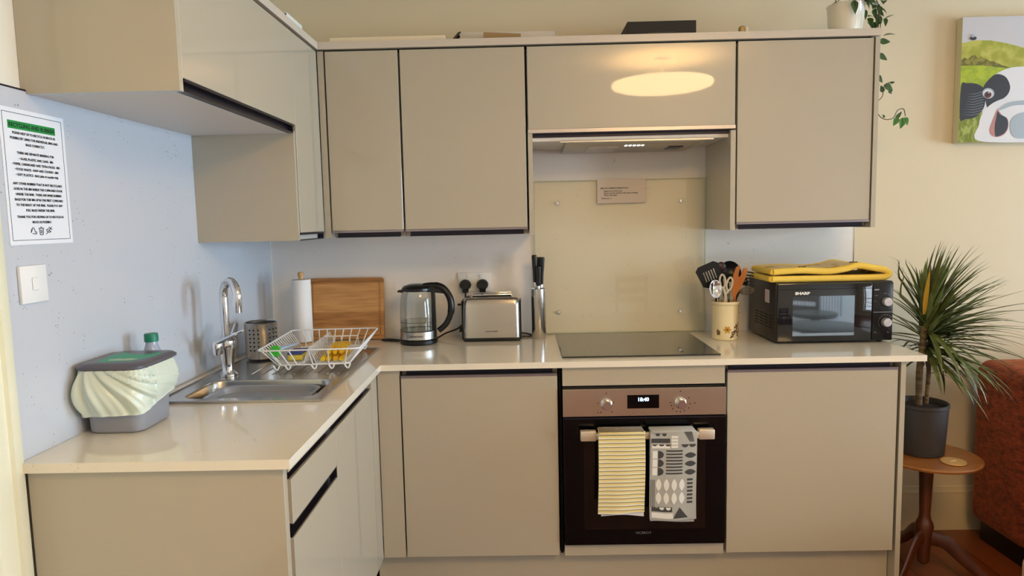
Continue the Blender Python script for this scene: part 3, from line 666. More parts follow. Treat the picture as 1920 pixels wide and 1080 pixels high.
# ---------------------------------------------------------------- cutlery drainer pot, dish rack
t=thing('utensil_drainer','perforated stainless steel cutlery pot standing on the sink drainer','pot',(.135,-.475,H+.008))
z0=H+.0085
bm=B();lathe(bm,[(.055,0),(.0605,.004),(.0615,.135),(.0635,.139),(.0615,.141),(.0585,.137),(.0575,.008),(0,.006)],(.135,-.475,z0),48);obj('body',bm,m_steelv,t)
bm=B()
for g in (-112,-96,-80,-40,-24,-8):
    for k in range(6):
        a=math.radians(g);r=.0618;zc=z0+.038+k*.0155
        M=Matrix.Translation((.135+r*math.cos(a),-.475+r*math.sin(a),zc))@Matrix.Rotation(a,4,'Z')@Matrix.Rotation(PI/2,4,'Y')
        lathe(bm,[(.0031,-.001),(.0031,.0004)],seg=8,M=M)
o=obj('holes',bm,m_void,t);o['kind']='stuff'
m_wire=mat('white_coated_wire',(240,240,240),.4)
t=thing('dish_rack','white wire dish rack standing on the drainer','dish rack',(.395,-.55,H+.01),math.radians(3.5))
W=.0027;zr=H+.092;zb=H+.03
def LP(x,y,z):return (x-.0,y,z)
RX0,RX1,RY0,RY1=-.172,.172,-.232,.222   # rim, local
BX_0,BX_1,BY_0,BY_1=-.125,.125,-.175,.185 # floor, local
zl=zr-(H+.01);zf=zb-(H+.01);fl=.0
bm=B()
rim=[(x,y,zl) for x,y in rrect(RX0,RX1,RY0,RY1,.02,3)];tube(bm,rim,.0028,8,closed=True)
tube(bm,[(x,y,zf) for x,y in rrect(BX_0,BX_1,BY_0,BY_1,.015,3)],W,6,closed=True);obj('rim',bm,m_wire,t,local=True)
bm=B();n=17
for i in range(n):
    y=BY_0+.01+(BY_1-BY_0-.02)*i/(n-1);yr=RY0+.03+(RY1-RY0-.06)*i/(n-1)
    tube(bm,[(RX0,yr,zl),(BX_0,y,zf),(-.036,y,zf),(-.013,y,zl-.003),(.010,y,zf),(BX_1,y,zf),(RX1,yr,zl)],W*.85,6)
for x in (-.1,-.05,.06,.1):tube(bm,[(x,BY_0,zf),(x,BY_1,zf)],W,6)
for i in range(9):
    x=RX0+.04+(RX1-RX0-.08)*i/8;xb=BX_0+.015+(BX_1-BX_0-.03)*i/8
    tube(bm,[(x,RY1,zl),(xb,BY_1,zf)],W*.85,6)
    if i in(0,1,2,4,6,8):tube(bm,[(x,RY0,zl),(xb,BY_0,zf)],W*.85,6)
tube(bm,[(-.010,.06,zl-.003),(.118,.06,zl-.003),(.122,.06,zf)],W*.9,6)
for x in (.025,.055,.087):tube(bm,[(x,.06,zl-.003),(x,.06,zf)],W*.8,6)
o=obj('wires',bm,m_wire,t,local=True)
bm=B();prism(bm,[(RY0+.01,zl),(RY1-.01,zl),(BY_1,zf+.012),(BY_0,zf+.012)],(.002,0,0),org=(.15,0,0),ux=(0,1,0),uy=(0,0,1))
for v in bm.verts:
    if v.co.z<zl-.005:v.co.x-=.03
    else:v.co.x+=.019
obj('side_tray',bm,m_wire,t,local=True,label='solid white right side of the rack')
for x,y in ((-.125,-.175),(-.085,-.175),(.005,-.175),(.065,-.175),(.12,-.175),(-.12,.185),(.12,.185)):
    bm=B();tube(bm,[(x-.012,y,zf),(x-.004,y,.006),(x,y,.0035),(x+.004,y,.006),(x+.01,y,zf)],W,6);obj('foot',bm,m_wire,t,local=True)
# things in the rack
m_gr=mat('scourer_green',(70,200,60),.8,bump=((500,500,500),.5,.002));m_yl=mat('sponge_yellow',(225,205,90),.9,bump=((300,300,300),.6,.002))
RM=Matrix.Translation((.395,-.55,H+.01))@Matrix.Rotation(math.radians(3.5),4,'Z')
def RL(x,y,z):return RM@Vector((x,y,z))
t=thing('dish_brush','dish brush with bright green round head and pale blue handle, in the dish rack','brush',tuple(RL(-.12,-.16,.05)))
bm=B();M=RM@Matrix.Translation((-.127,-.177,.070))@Matrix.Rotation(math.radians(62),4,'X')@Matrix.Rotation(math.radians(-12),4,'Y');lathe(bm,[(0,-.010),(.019,-.008),(.0215,0),(.0195,.005),(0,.006)],seg=28,M=M);obj('head',bm,m_gr,t)
bm=B();tube(bm,smooth_pts([RL(-.124,-.164,.074),RL(-.10,-.12,.077),RL(-.085,-.05,.073)],5),[.014]*3+[.012]*4+[.009]*4,10,flat=(.5,1));obj('handle',bm,mat('brush_blue',(176,196,222),.3),t)
t=thing('washing_sponge','blue and yellow washing-up sponge in the dish rack behind the green brush','sponge',tuple(RL(-.075,-.085,.025)))
M=RM@Matrix.Translation((-.074,-.085,0))
obj('foam',box(B(),-.026,.026,-.045,.045,.0250,.0460,bev=.004,M=M),m_yl,t)
obj('scourer',box(B(),-.026,.026,-.045,.045,.0465,.0550,bev=.002,M=M),mat('scourer_blue',(70,84,150),.8),t)
m_glove=mat('yellow_rubber',(246,206,30),.4,noise=((40,40,40),(238,176,20),3,.4,.7))
t=thing('rubber_gloves','yellow rubber gloves lying folded in the dish rack','gloves',tuple(RL(.076,-.07,.025)))
def blob(bm,c,s,rot=0,seed=0,amp=.15):
    r=bmesh.ops.create_icosphere(bm,subdivisions=3,radius=1);rr=random.Random(seed);ph=[rr.uniform(0,6) for _ in range(6)]
    for v in r['verts']:
        k=1+amp*(math.sin(4*v.co.x+ph[0])*math.sin(5*v.co.y+ph[1])+.5*math.sin(9*v.co.x+ph[2])*math.cos(7*v.co.z+ph[3]));v.co*=k
    bmesh.ops.transform(bm,matrix=Matrix.Translation(c)@Matrix.Rotation(rot,4,'Z')@Matrix.Diagonal((*s,1)),verts=r['verts'])
bm=B();blob(bm,RL(.066,-.05,.0390),(.042,.075,.0115),math.radians(3.5),1,.08)
for x,dx in ((.032,.0),(.052,-.001),(.074,.002),(.097,.0)):
    tube(bm,smooth_pts([RL(x+.001,-.085,.037),RL(x,-.115,.036),RL(x+dx,-.14,.0345),RL(x+dx,-.160,.0350)],4),.0088,10)
obj('glove',bm,m_glove,t)
bm=B();blob(bm,RL(.072,-.035,.0625),(.036,.065,.0088),math.radians(3.5),2,.06)
for x in (.050,.072,.094):tube(bm,smooth_pts([RL(x,-.07,.060),RL(x,-.095,.059),RL(x,-.12,.056),RL(x,-.145,.056)],4),.0080,10)
obj('glove',bm,m_glove,t)
# ---------------------------------------------------------------- paper towel, board
t=thing('paper_towel_holder','slim white kitchen roll upright on a wooden holder beside the chopping board','kitchen roll',(.20,-.17,H))
bm=B();lathe(bm,[(.055,.0005),(.055,.012),(.05,.016),(0,.016)],(.20,-.17,H),32);obj('base',bm,m_woodl,t)
bm=B();lathe(bm,[(.0095,.016),(.0095,.296),(.0125,.297),(.0125,.312),(.010,.316),(0,.316)],(.20,-.17,H),16);obj('pole',bm,m_woodl,t)
bm=B();lathe(bm,[(.015,.02),(.0395,.018),(.0395,.284),(.015,.286)],(.20,-.17,H),40);obj('roll',bm,mat('kitchen_paper',(238,238,238),.9,bump=((80,80,80),.25,.002)),t)
bm=B();M=Matrix.Translation((.357,-.052,H+.002))@Matrix.Rotation(math.radians(-7),4,'X')
plate(bm,[rrect(-.167,.167,0,.275,.014,4)],-.009,.009)
bmesh.ops.transform(bm,matrix=M@Matrix.Rotation(PI/2,4,'X'),verts=bm.verts)
def board_mat():
    m=bpy.data.materials.new('acacia_planks');m.use_nodes=True;n=m.node_tree;b=n.nodes['Principled BSDF'];tc=n.nodes.new('ShaderNodeTexCoord')
    s=n.nodes.new('ShaderNodeSeparateXYZ');n.links.new(tc.outputs['Object'],s.inputs[0])
    mu=n.nodes.new('ShaderNodeMath');mu.operation='MULTIPLY';mu.inputs[1].default_value=16;n.links.new(s.outputs[2],mu.inputs[0])
    fl=n.nodes.new('ShaderNodeMath');fl.operation='FLOOR';n.links.new(mu.outputs[0],fl.inputs[0]);wn=n.nodes.new('ShaderNodeTexWhiteNoise');wn.noise_dimensions='1D';n.links.new(fl.outputs[0],wn.inputs[1])
    mp=n.nodes.new('ShaderNodeMapping');mp.inputs['Scale'].default_value=(7,7,90);n.links.new(tc.outputs['Object'],mp.inputs[0]);nz=n.nodes.new('ShaderNodeTexNoise');nz.inputs['Scale'].default_value=1;nz.inputs['Detail'].default_value=5;n.links.new(mp.outputs[0],nz.inputs[0])
    ad=n.nodes.new('ShaderNodeMath');ad.operation='MULTIPLY_ADD';ad.inputs[1].default_value=.5;n.links.new(wn.outputs[0],ad.inputs[0]);n.links.new(nz.outputs[0],ad.inputs[2])
    r=n.nodes.new('ShaderNodeValToRGB');cr=r.color_ramp;cr.elements[0].position=.3;cr.elements[0].color=lin((140,92,46));cr.elements[1].position=1.05;cr.elements[1].color=lin((214,164,104));e=cr.elements.new(.6);e.color=lin((180,128,72))
    n.links.new(ad.outputs[0],r.inputs[0]);n.links.new(r.outputs[0],b.inputs['Base Color']);b.inputs['Roughness'].default_value=.45
    return m
cb=thing('chopping_board','wooden chopping board leaning on the back wall behind the kitchen roll','chopping board',(.357,-.052,H))
o=obj('board',bm,board_mat(),cb)
bm=B();Mg=M@Matrix.Rotation(PI/2,4,'X');tube(bm,[Mg@Vector((x,y,.0092)) for x,y in rrect(-.15,.15,.016,.259,.01,4)],.0022,6,closed=True,flat=(.5,1));obj('juice_groove',bm,m_table,cb)
# ---------------------------------------------------------------- kettle
kc=(.695,-.165)
t=thing('kettle','glass jug kettle with a black handle on the back worktop','kettle',(kc[0],kc[1],H))
bm=B();lathe(bm,[(.078,0.001),(.081,.005),(.081,.018),(.078,.022),(0,.022)],(*kc,H),48);obj('power_base',bm,m_black,t)
bm=B();lathe(bm,[(.0785,.024),(.0785,.056),(.077,.058),(0,.058)],(*kc,H),48);sb=obj('steel_band',bm,m_steelv,t)
gl=clear('kettle_glass',(252,254,253),f=.03,k=.5)
bm=B();lathe(bm,[(.0775,.058),(.0778,.10),(.0765,.15),(.0725,.195),(.066,.222),(.064,.226)],(*kc,H),48,cap=False);obj('glass_jug',bm,gl,t)
bm=B();lathe(bm,[(.072,.059),(.0745,.062),(.0747,.094),(.0,.0942)],(*kc,H),40);obj('water',bm,clear('water',(248,250,246),f=.03,k=.3),t)
bm=B();lathe(bm,[(.0782,.0955),(.0782,.0972)],(*kc,H),48,cap=False);lathe(bm,[(.0785,.058),(.0788,.0605)],(*kc,H),48,cap=False);obj('level_mark',bm,m_gola,t)
bm=B();lathe(bm,[(.064,.226),(.0665,.229),(.066,.238),(.058,.247),(.035,.254),(0,.256)],(*kc,H),40);
prism(bm,[(-.085,.222),(-.06,.219),(-.06,.232),(-.08,.23)],(0,.03,0),org=(kc[0],kc[1]-.015,H),ux=(1,0,0),uy=(0,0,1));obj('lid',bm,m_black,t)
bm=B();kx=kc[0];y=kc[1]-.02
tube(bm,smooth_pts([(kx+.03,y,H+.247),(kx+.075,y,H+.250),(kx+.115,y,H+.235),(kx+.142,y,H+.19),(kx+.143,y,H+.135),(kx+.122,y,H+.085),(kx+.09,y,H+.056)],5),[.013]*6+[.0155]*15+[.013]*10,14,flat=(.95,1.2))
box(bm,kx+.062,kx+.078,y-.014,y+.014,H+.03,H+.235,bev=.004,seg=2);prism(bm,[(.03,.225),(.115,.215),(.10,.243),(.04,.25)],(0,.026,0),org=(kx,y-.013,H),ux=(1,0,0),uy=(0,0,1));obj('handle',bm,m_black,t)
bm=B();a0=-1.85
for i,ch in enumerate('COOKWORKS'):
    a=a0+i*.078;r=.0789;text(bm,ch,.0095,(kc[0]+r*math.cos(a),kc[1]+r*math.sin(a),H+.036),ux=(-math.sin(a),math.cos(a),0),bold=.0002)
obj('lettering',bm,m_ink,sb)
solo('kettle_cable',tube(B(),smooth_pts([(.602,-.112,H+.0045),(.58,-.095,H+.0045),(.54,-.085,H+.0045),(.522,-.10,H+.0045),(.55,-.118,H+.0045),(.604,-.130,H+.0045)],8),.0036,8),m_black,'loop of black kettle cable lying on the worktop left of the kettle','cable')
# ---------------------------------------------------------------- toaster
t=thing('toaster','brushed steel two-slice toaster below the double socket','toaster',(1.008,-.105,H))
TY0,TY1=-.172,-.040
bm=B();box(bm,.888,1.131,TY0+.003,TY1-.003,H+.0015,H+.017,bev=.004,seg=2);obj('base',bm,m_black,t)
def tl(ins,z,x0=.886,x1=1.132):return [(x,y,z) for x,y in rrect(x0+ins,x1-ins,TY0+ins,TY1-ins,.022,5)]
bm=B();loft(bm,[tl(.0,H+.017),tl(.001,H+.15),tl(.004,H+.178),tl(.010,H+.187),tl(.018,H+.190)]);tb=obj('body',bm,m_steel,t)
for yy in (-.128,-.084):obj('slot',bx(.925,1.095,yy-.013,yy+.013,H+.1895,H+.1915),m_void,t)
bm=B()
for yy in (-.15,-.062):
    tube(bm,[(.925,yy,H+.187),(.93,yy,H+.199),(1.095,yy,H+.201),(1.10,yy,H+.187)],.0026,8)
tube(bm,[(.93,-.15,H+.199),(.93,-.062,H+.199)],.0026,8);tube(bm,[(1.095,-.15,H+.200),(1.095,-.062,H+.200)],.0026,8);obj('warming_rack',bm,m_chrome,t)
obj('end_cap',bx(1.131,1.137,TY0+.022,TY1-.022,H+.006,H+.175,bev=.002),m_black,t)
obj('end_cap',bx(.880,.887,TY0+.022,TY1-.022,H+.006,H+.175,bev=.002),m_black,t)
obj('lever',bx(.860,.882,-.12,-.095,H+.152,H+.160,bev=.003,seg=2),m_black,t)
bm=B();cyl(bm,(.866,-.108,H+.045),.011,.016,'X',20);obj('browning_knob',bm,m_black,t)
bm=B();text(bm,'COOKWORKS',.0068,(1.008,TY0-.0004,H+.042),sx=1.2,bold=.0002);obj('lettering',bm,m_ink,tb)
# ---------------------------------------------------------------- knife block
t=thing('knife_holder','round brushed steel knife holder left of the hob','knife block',(1.213,-.105,H))
bm=B();lathe(bm,[(.030,.0005),(.0315,.003),(.0315,.218),(.0295,.220),(.0285,.212),(0,.211)],(1.213,-.105,H),36);obj('body',bm,m_steelv,t)
def knife(x,y,z0,z1,lean,w,label):
    t=thing('knife',label,'knife',(x,y,z0-.02),group=None)
    bm=B();tube(bm,smooth_pts([(x,y,z0),(x+lean*.35,y,z0+(z1-z0)*.35),(x+lean*.8,y,z0+(z1-z0)*.8),(x+lean,y,z1)],4),[.008,.0085,.009,.009,.009,.0092,.0098,.0105,.0105,.0108,.0108,.0104,.008],10,flat=(1.05,w*.9));obj('handle',bm,m_black,t)
    bm=B();cyl(bm,(x,y,z0-.012),.0075,.013,'Z',14);obj('bolster',bm,m_chrome,t);obj('blade',bx(x-.007,x+.007,y-.001,y+.001,z0-.018,z0-.012),m_steel,t)
knife(1.201,-.107,1.152,1.272,-.003,.9,'tallest black-handled knife, left in the steel knife holder')
knife(1.2265,-.103,1.142,1.262,.006,.9,'black-handled knife leaning right in the steel knife holder')
knife(1.2135,-.1265,1.138,1.225,.001,.8,'short black-handled knife at the front of the steel knife holder')
knife(1.2125,-.087,1.140,1.262,.001,.7,'black-handled knife at the back of the steel knife holder')
# ---------------------------------------------------------------- utensil crock
CX,CY=1.994,-.205
t=thing('utensil_crock','cream stoneware crock with a brown flower spray, holding kitchen utensils','crock',(CX,CY,H))
bm=B();lathe(bm,[(.051,0.0005),(.054,.004),(.0545,.145),(.0575,.149),(.0585,.156),(.0575,.161),(.053,.161),(.051,.155),(.050,.010),(0,.008)],(CX,CY,H),48)
obj('body',bm,mat('cream_stoneware',(236,222,180),.25,coat=.5),t)
bm=B();PM=[mat('flower_gold',(206,150,50),.4),mat('leaf_brown',(104,74,30),.4)]
def onp(a,z,r=.0548):return Vector((CX+r*math.sin(a),CY-r*math.cos(a),H+z))
def petal(a,z,ra,rzz,rot,mi,r=.0548):
    P=ell(0,0,ra,rzz,10,rot);c=bm.verts.new(onp(a,z,r));K=[bm.verts.new(onp(a+p[0]/.0545,z+p[1],r)) for p in P]
    for i in range(10):bm.faces.new((c,K[i],K[(i+1)%10])).material_index=mi
for k in range(6):
    q=2*PI*k/6;petal(-.10+.009*math.cos(q)/.0545,.046+.009*math.sin(q),.007,.005,q,0)
petal(-.10,.046,.004,.004,0,1,.0551)
for a,z,q in ((-.8,.032,.6),(-.7,.036,-1.2),(-.86,.04,1.2),(-.78,.026,0),(.33,.036,.3),(.42,.028,1.0),(.30,.026,-.8),(.5,.036,1.6),(.62,.04,.7),(.7,.05,1.4),(.8,.06,1.1),(.66,.062,2.0),(.9,.07,1.3),(.75,.035,0),(.85,.03,.8),(.8,.02,-.8),(.55,.056,.2),(.95,.045,.9),(.2,.015,.6),(.28,.018,-.4)):petal(a,z,.0075,.0035,q,1)
obj('flower_spray',bm,PM,t,smooth=False)
m_nyl=mat('black_nylon',(20,19,21),.35);m_beige=mat('beige_plastic',(206,196,170),.35)
BASE=(CX,CY,H+.02)
def stem(bm,top,r,off=(0,0),flat=None,mi=0):
    b=(off[0],off[1],H+.016);tube(bm,[b,tuple((Vector(b)+Vector(top))/2),top],r,8,flat=flat,mi=mi)
def frame(p,d,side):
    """matrix: local z along d, local x along side"""
    d=Vector(d).normalized();s=Vector(side);s=(s-d*s.dot(d)).normalized();n=d.cross(s);return Matrix(((s.x,n.x,d.x,p[0]),(s.y,n.y,d.y,p[1]),(s.z,n.z,d.z,p[2]),(0,0,0,1)))
def head(bm,poly,th,M,holes=(),mi=0):
    r=B();plate(r,[poly]+list(holes),-th/2,th/2,mi)
    bmesh.ops.transform(r,matrix=M@Matrix.Rotation(PI/2,4,'X')@Matrix.Rotation(0,4,'Z'),verts=r.verts)
    me=bpy.data.meshes.new('tmp');r.to_mesh(me);r.free();bm.from_mesh(me);bpy.data.meshes.remove(me);return bm
# black slotted turner
p0=Vector((1.9521,-.2211,1.112));d=Vector((-.42,-.05,1));t=thing('slotted_turner','black slotted turner leaning left in the utensil crock','turner',(CX-.01,CY,H+.014))
bm=B();stem(bm,p0,.00425,(1.9514,-.2091));obj('handle',bm,m_nyl,t)
Mh=frame(p0,d,(1,0,.4));bm=B()
sl=[[(x-.0025,.05),(x+.0025,.05),(x+.0035,.093),(x-.0015,.093)] for x in (-.022,-.011,0,.011,.022)]
head(bm,[(-.008,0),(.008,0),(.022,.022),(.044,.036),(.050,.108),(.034,.122),(-.034,.122),(-.050,.108),(-.044,.036),(-.022,.022)],.004,Mh,sl);obj('blade',bm,m_nyl,t)
# black ladle / deep spoon behind
t=thing('ladle','round black ladle standing at the back right of the utensil crock','ladle',(CX+.01,CY+.02,H+.014))
bm=B();stem(bm,(2.0182,-.1618,1.14),.00425,(2.0141,-.1966));obj('handle',bm,m_nyl,t)
bm=B();M=Matrix.Translation((2.030,-.152,1.185))@Matrix.Rotation(math.radians(70),4,'X')@Matrix.Rotation(math.radians(10),4,'Y')
lathe(bm,[(0,-.025),(.025,-.021),(.042,-.008),(.047,.006),(.045,.006),(.038,-.006),(.022,-.018),(0,-.022)],seg=32,M=M);obj('bowl',bm,m_nyl,t)
t=thing('pasta_server','black toothed pasta server leaning right at the back of the crock','server',(CX+.02,CY,H+.014))
bm=B();stem(bm,(2.0562,-.1997,1.13),.00425,(1.9959,-.2005));obj('handle',bm,m_nyl,t)
bm=B();M=Matrix.Translation((2.072,-.207,1.150))@Matrix.Diagonal((.8,.8,.8,1))@Matrix.Rotation(math.radians(60),4,'Y')@Matrix.Rotation(math.radians(40),4,'X');lathe(bm,[(0,-.016),(.02,-.012),(.03,.004),(.028,.004),(.018,-.009),(0,-.013)],seg=24,M=M)
for k in range(5):
    z=1.20-k*.013;tube(bm,[(2.080,-.206,z-.012),(2.10,-.211,z-.015),(2.108,-.216,z-.018)],.003,6)
obj('head',bm,m_nyl,t)
# scissors
t=thing('kitchen_scissors','scissors with cream oval handles standing upright in the utensil crock','scissors',(CX-.005,CY-.03,H+.014))
for s,x,z,rot in ((-1,1.969,1.155,.05),(1,1.998,1.143,-.18)):
    bm=B();L=[(x+a,-.2495,z+b) for a,b in ell(0,0,.0115,.027,22,rot)];tube(bm,L,.0042,8,closed=True)
    tube(bm,[(x-s*.002,-.2495,z-.027),(1.982,-.2465,1.10),(1.985+s*.003,-.238,1.06)],[.0055,.006,.006],8);obj('handle',bm,m_beige,t)
    bm=B();prism(bm,[(-.006,0),(.006,0),(.003,-.11),(-.002,-.115)],(0,.0015,0),org=(1.985+s*.002,-.240+s*.001,1.058));obj('blade',bm,m_steel,t)
# wooden fork-spoon
t=thing('wooden_fork','orange wooden slotted fork leaning right in the utensil crock','wooden fork',(CX+.01,CY-.02,H+.014))
p0=Vector((2.0267,-.233,1.115))
m_ow=mat('orange_olive_wood',(206,132,62),.45,noise=((20,20,4),(176,100,40),3,.3,.7))
bm=B();stem(bm,p0,.0055,(2.0224,-.207));obj('handle',bm,m_ow,t)
bm=B();head(bm,[(-.006,-.03),(.006,-.03),(.020,.02),(.027,.06),(.026,.092),(.019,.10),(.010,.096),(.007,.07),(.003,.058),(-.003,.058),(-.006,.07),(-.006,.098),(-.013,.103),(-.022,.092),(-.025,.06),(-.018,.02)],.007,frame(p0,(.26,-.02,1),(1,0,0)),[[(-.004,.03),(.003,.03),(.003,.05),(-.004,.05)]][:0]);obj('head',bm,m_ow,t)
# steel serving spoon facing the room, slotted spoon on the right
t=thing('serving_spoon','round stainless serving spoon on the left of the utensil crock','spoon',(CX-.02,CY-.02,H+.014))
bm=B();stem(bm,(1.958,-.236,1.088),.0034,(1.9695,-.1969));obj('handle',bm,m_chrome,t)
bm=B();M=Matrix.Translation((1.937,-.262,1.125))@Matrix.Rotation(math.radians(80),4,'X')@Matrix.Rotation(.2,4,'Y')@Matrix.Diagonal((1,1.35,1,1));lathe(bm,[(0,-.012),(.016,-.009),(.026,0),(.0275,.002),(.025,.002),(.015,-.006),(0,-.009)],seg=28,M=M);obj('bowl',bm,m_chrome,t)
t=thing('slotted_spoon','dark slotted spoon poking out to the right of the crock','spoon',(CX+.02,CY-.01,H+.014))
bm=B();stem(bm,(2.052,-.2096,1.105),.0034,(1.9717,-.2097));obj('handle',bm,m_nyl,t)
bm=B();head(bm,ell(0,.03,.016,.032,20),.004,frame((2.052,-.2096,1.105),(.9,-.05,.12),(0,.3,1)),[[(x-.0015,.012),(x+.0015,.012),(x+.0015,.048),(x-.0015,.048)] for x in (-.0085,-.003,.003,.0085)]);obj('bowl',bm,mat('dark_steel',(52,48,42),.45),t)
t=thing('potato_peeler','silver handled tool between the scissors and the wooden fork','tool',(CX+.01,CY-.04,H+.014))
bm=B();stem(bm,(2.0049,-.2362,1.13),.0046,(1.9984,-.1669),flat=(.6,1.2));obj('handle',bm,m_chrome,t)
t=thing('cooking_utensil','brown handled utensil standing in the middle back of the crock','utensil',(CX,CY,H+.014))
bm=B();stem(bm,(1.9836,-.1765,1.19),.00425,(2.0196,-.1744));blob(bm,(1.9836,-.1765,1.208),(.02,.008,.022),0,4,.05);obj('handle',bm,mat('dark_brown_plastic',(60,40,34),.4),t)
# ---------------------------------------------------------------- microwave
MX0,MX1,MY0,MY1,MZ0,MZ1=2.150,2.612,-.352,-.03,H+.008,1.153
t=thing('microwave','black microwave oven with two silver dials on the right end of the worktop','microwave',(2.38,-.19,H))
obj('body',bx(MX0,MX1,MY0,MY1,MZ0,MZ1,bev=.004,seg=2),mat('microwave_case',(26,25,26),.35),t)
for x in (2.18,2.58):
    for y in (-.32,-.07):
        bm=B();lathe(bm,[(.01,0.0003),(.01,.009)],(x,y,H),12);obj('foot',bm,m_blackm,t)
md=obj('door',bx(2.155,2.5265,-.364,MY0-.0005,.917,1.149,bev=.003,seg=2),mat('microwave_door_glass',(16,18,26),.03,coat=.6),t)
bm=B();box(bm,2.214,2.457,-.3650,-.3636,.94,1.099);obj('window',bm,mat('microwave_window',(150,166,182),.03,metal=.85),md,label='mirror-like door window')
bm=B();box(bm,2.156,2.5255,-.3648,-.3635,1.1255,1.1275);obj('trim',bm,m_void,md)
bm=B();text(bm,'SHARP',.0145,(2.222,-.3656,1.106),align='LEFT',sx=1.35,bold=.0008);obj('lettering',bm,mat('white_print_plastic',(235,235,235),.5),md,label='white brand letters')
cp=obj('control_panel',bx(2.5285,2.609,-.364,MY0-.0005,.917,1.149,bev=.003,seg=2),mat('microwave_panel',(15,14,18),.25),t)
for kz in (1.072,.990):
    M=Matrix.Translation((2.582,-.364,kz))@Matrix.Rotation(PI/2,4,'X')
    bm=B();lathe(bm,[(.0215,0),(.0215,.0015),(.0195,.002)],seg=32,M=M,cap=False);kr=obj('dial_ring',bm,m_blackm,cp)
    bm=B();lathe(bm,[(.0185,0),(.0180,.012),(.016,.017),(0,.0175)],seg=36,M=M);
    box(bm,-.0025,.0025,-.0035,.0,-.0,.016,M=Matrix.Translation((2.582,-.3795,kz))@Matrix.Rotation(.8,4,'Y'),bev=.001);obj('dial',bm,mat('silver_dial',(214,212,218),.25,metal=.6),cp)
m_pr=mat('panel_print',(190,190,195),.5)
bm=B();text(bm,'800W',.0075,(2.534,-.3646,1.117),align='LEFT',bold=.0003)
for s,x,z in (('High',2.590,1.0975),('Medium',2.572,1.103),('Defrost',2.536,1.095),('Low',2.536,1.073)):text(bm,s,.004,(x,-.3646,z),align='LEFT')
for k in range(14):
    a=math.radians(215-k*17);x=2.582+.029*math.cos(a) if k<99 else 0;z=.990+.029*math.sin(a)
    if x<2.606:text(bm,str((k+1)*2 if k<6 else 15+5*(k-6)),.0045,(x,-.3646,z-.0015))
text(bm,'Timer',.0045,(2.536,-.3646,.948),align='LEFT');text(bm,'Min',.0045,(2.588,-.3646,.948),align='LEFT');obj('markings',bm,m_pr,cp)
obj('divider',bx(2.531,2.606,-.3652,-.3636,1.029,1.0315),mat('silver_line',(150,150,156),.3,metal=.7),cp)
obj('sticker',bx(MX0-.0006,MX0+.0002,-.285,-.235,1.065,1.118),mat('sticker_white',(214,200,200),.6),t)
bm=B()
for k in range(5):text(bm,'CAUTION HOT',.0062,(MX0-.0009,-.26,1.107-k*.0095),ux=(0,-1,0),uy=UZ,sx=.9)
obj('sticker_lettering',bm,mat('red_print',(180,60,60),.6),t)
bm=B()
for i in range(4):
    for j in range(5):box(bm,MX0-.0004,MX0+.001,-.325+i*.055,-.325+i*.055+.042,.965+j*.012,.9695+j*.012)
o=obj('vent_slots',bm,m_void,t);o['kind']='stuff'
# oven glove folded on the microwave
t=thing('oven_glove','folded cream and yellow double oven glove with bees, on top of the microwave','oven glove',(2.37,-.2,MZ1))
path=smooth_pts([(2.14,0,MZ1+.0132),(2.25,0,MZ1+.0130),(2.4,0,MZ1+.0130),(2.55,0,MZ1+.0132),(2.592,0,MZ1+.016),(2.603,0,MZ1+.030),(2.585,0,MZ1+.043),(2.54,0,MZ1+.052),(2.48,0,MZ1+.062),(2.43,0,MZ1+.050),(2.36,0,MZ1+.042),(2.25,0,MZ1+.047),(2.145,0,MZ1+.042)],6)
def glove_mat():
    return mat('bee_print_cotton',(238,222,176),.9,noise=((14,14,14),(206,170,96),2,.56,.62),bump=((90,90,90),.4,.003))
bm=B();A=[];C=[]
n=len(path);YS=[-.335,-.30,-.25,-.20,-.15,-.11]
def off(i,s):
    a=path[max(i-1,0)];b=path[min(i+1,n-1)];tn=(b-a).normalized();return path[i]+Vector((-tn.z,0,tn.x))*s*.0085
loops=[]
for i in range(n):
    o1=off(i,1);o2=off(i,-1)
    loops.append([bm.verts.new((o1.x+.0,y,o1.z+.0025*math.sin(i*.5+y*40)*(1 if i>35 else 0))) for y in YS]+[bm.verts.new((o2.x,y,o2.z)) for y in YS[::-1]])
for a,b in zip(loops,loops[1:]):
    m_=len(a)
    for k in range(m_):bm.faces.new((a[k],a[(k+1)%m_],b[(k+1)%m_],b[k]))
for l in (loops[0],loops[-1]):bm.faces.new(l)
obj('fabric',bm,glove_mat(),t)
m_bind=mat('yellow_binding',(244,210,92),.85,bump=((200,200,200),.4,.002))
for y,r in ((-.335,.0128),(-.11,.012)):
    bm=B();tube(bm,[(p.x,y,p.z) for p in path],r,10);obj('binding',bm,m_bind,t)
bm2=B();tube(bm2,[(path[0].x,-.335,path[0].z),(path[0].x,-.11,path[0].z)],.0125,10);obj('binding',bm2,m_bind,t)
bm2=B();tube(bm2,[(path[-1].x,-.335,path[-1].z),(path[-1].x,-.11,path[-1].z)],.0125,10);obj('binding',bm2,m_bind,t)
bm=B()
for x,y,z in ((2.475,-.31,MZ1+.0745),(2.27,-.31,MZ1+.059)):
    for dx in (-.012,0,.010):blob(bm,(x+dx,y,z),(.006,.006,.002),0,1,0)
obj('bee_print',bm,mat('bee_dark',(60,48,24),.8),t)
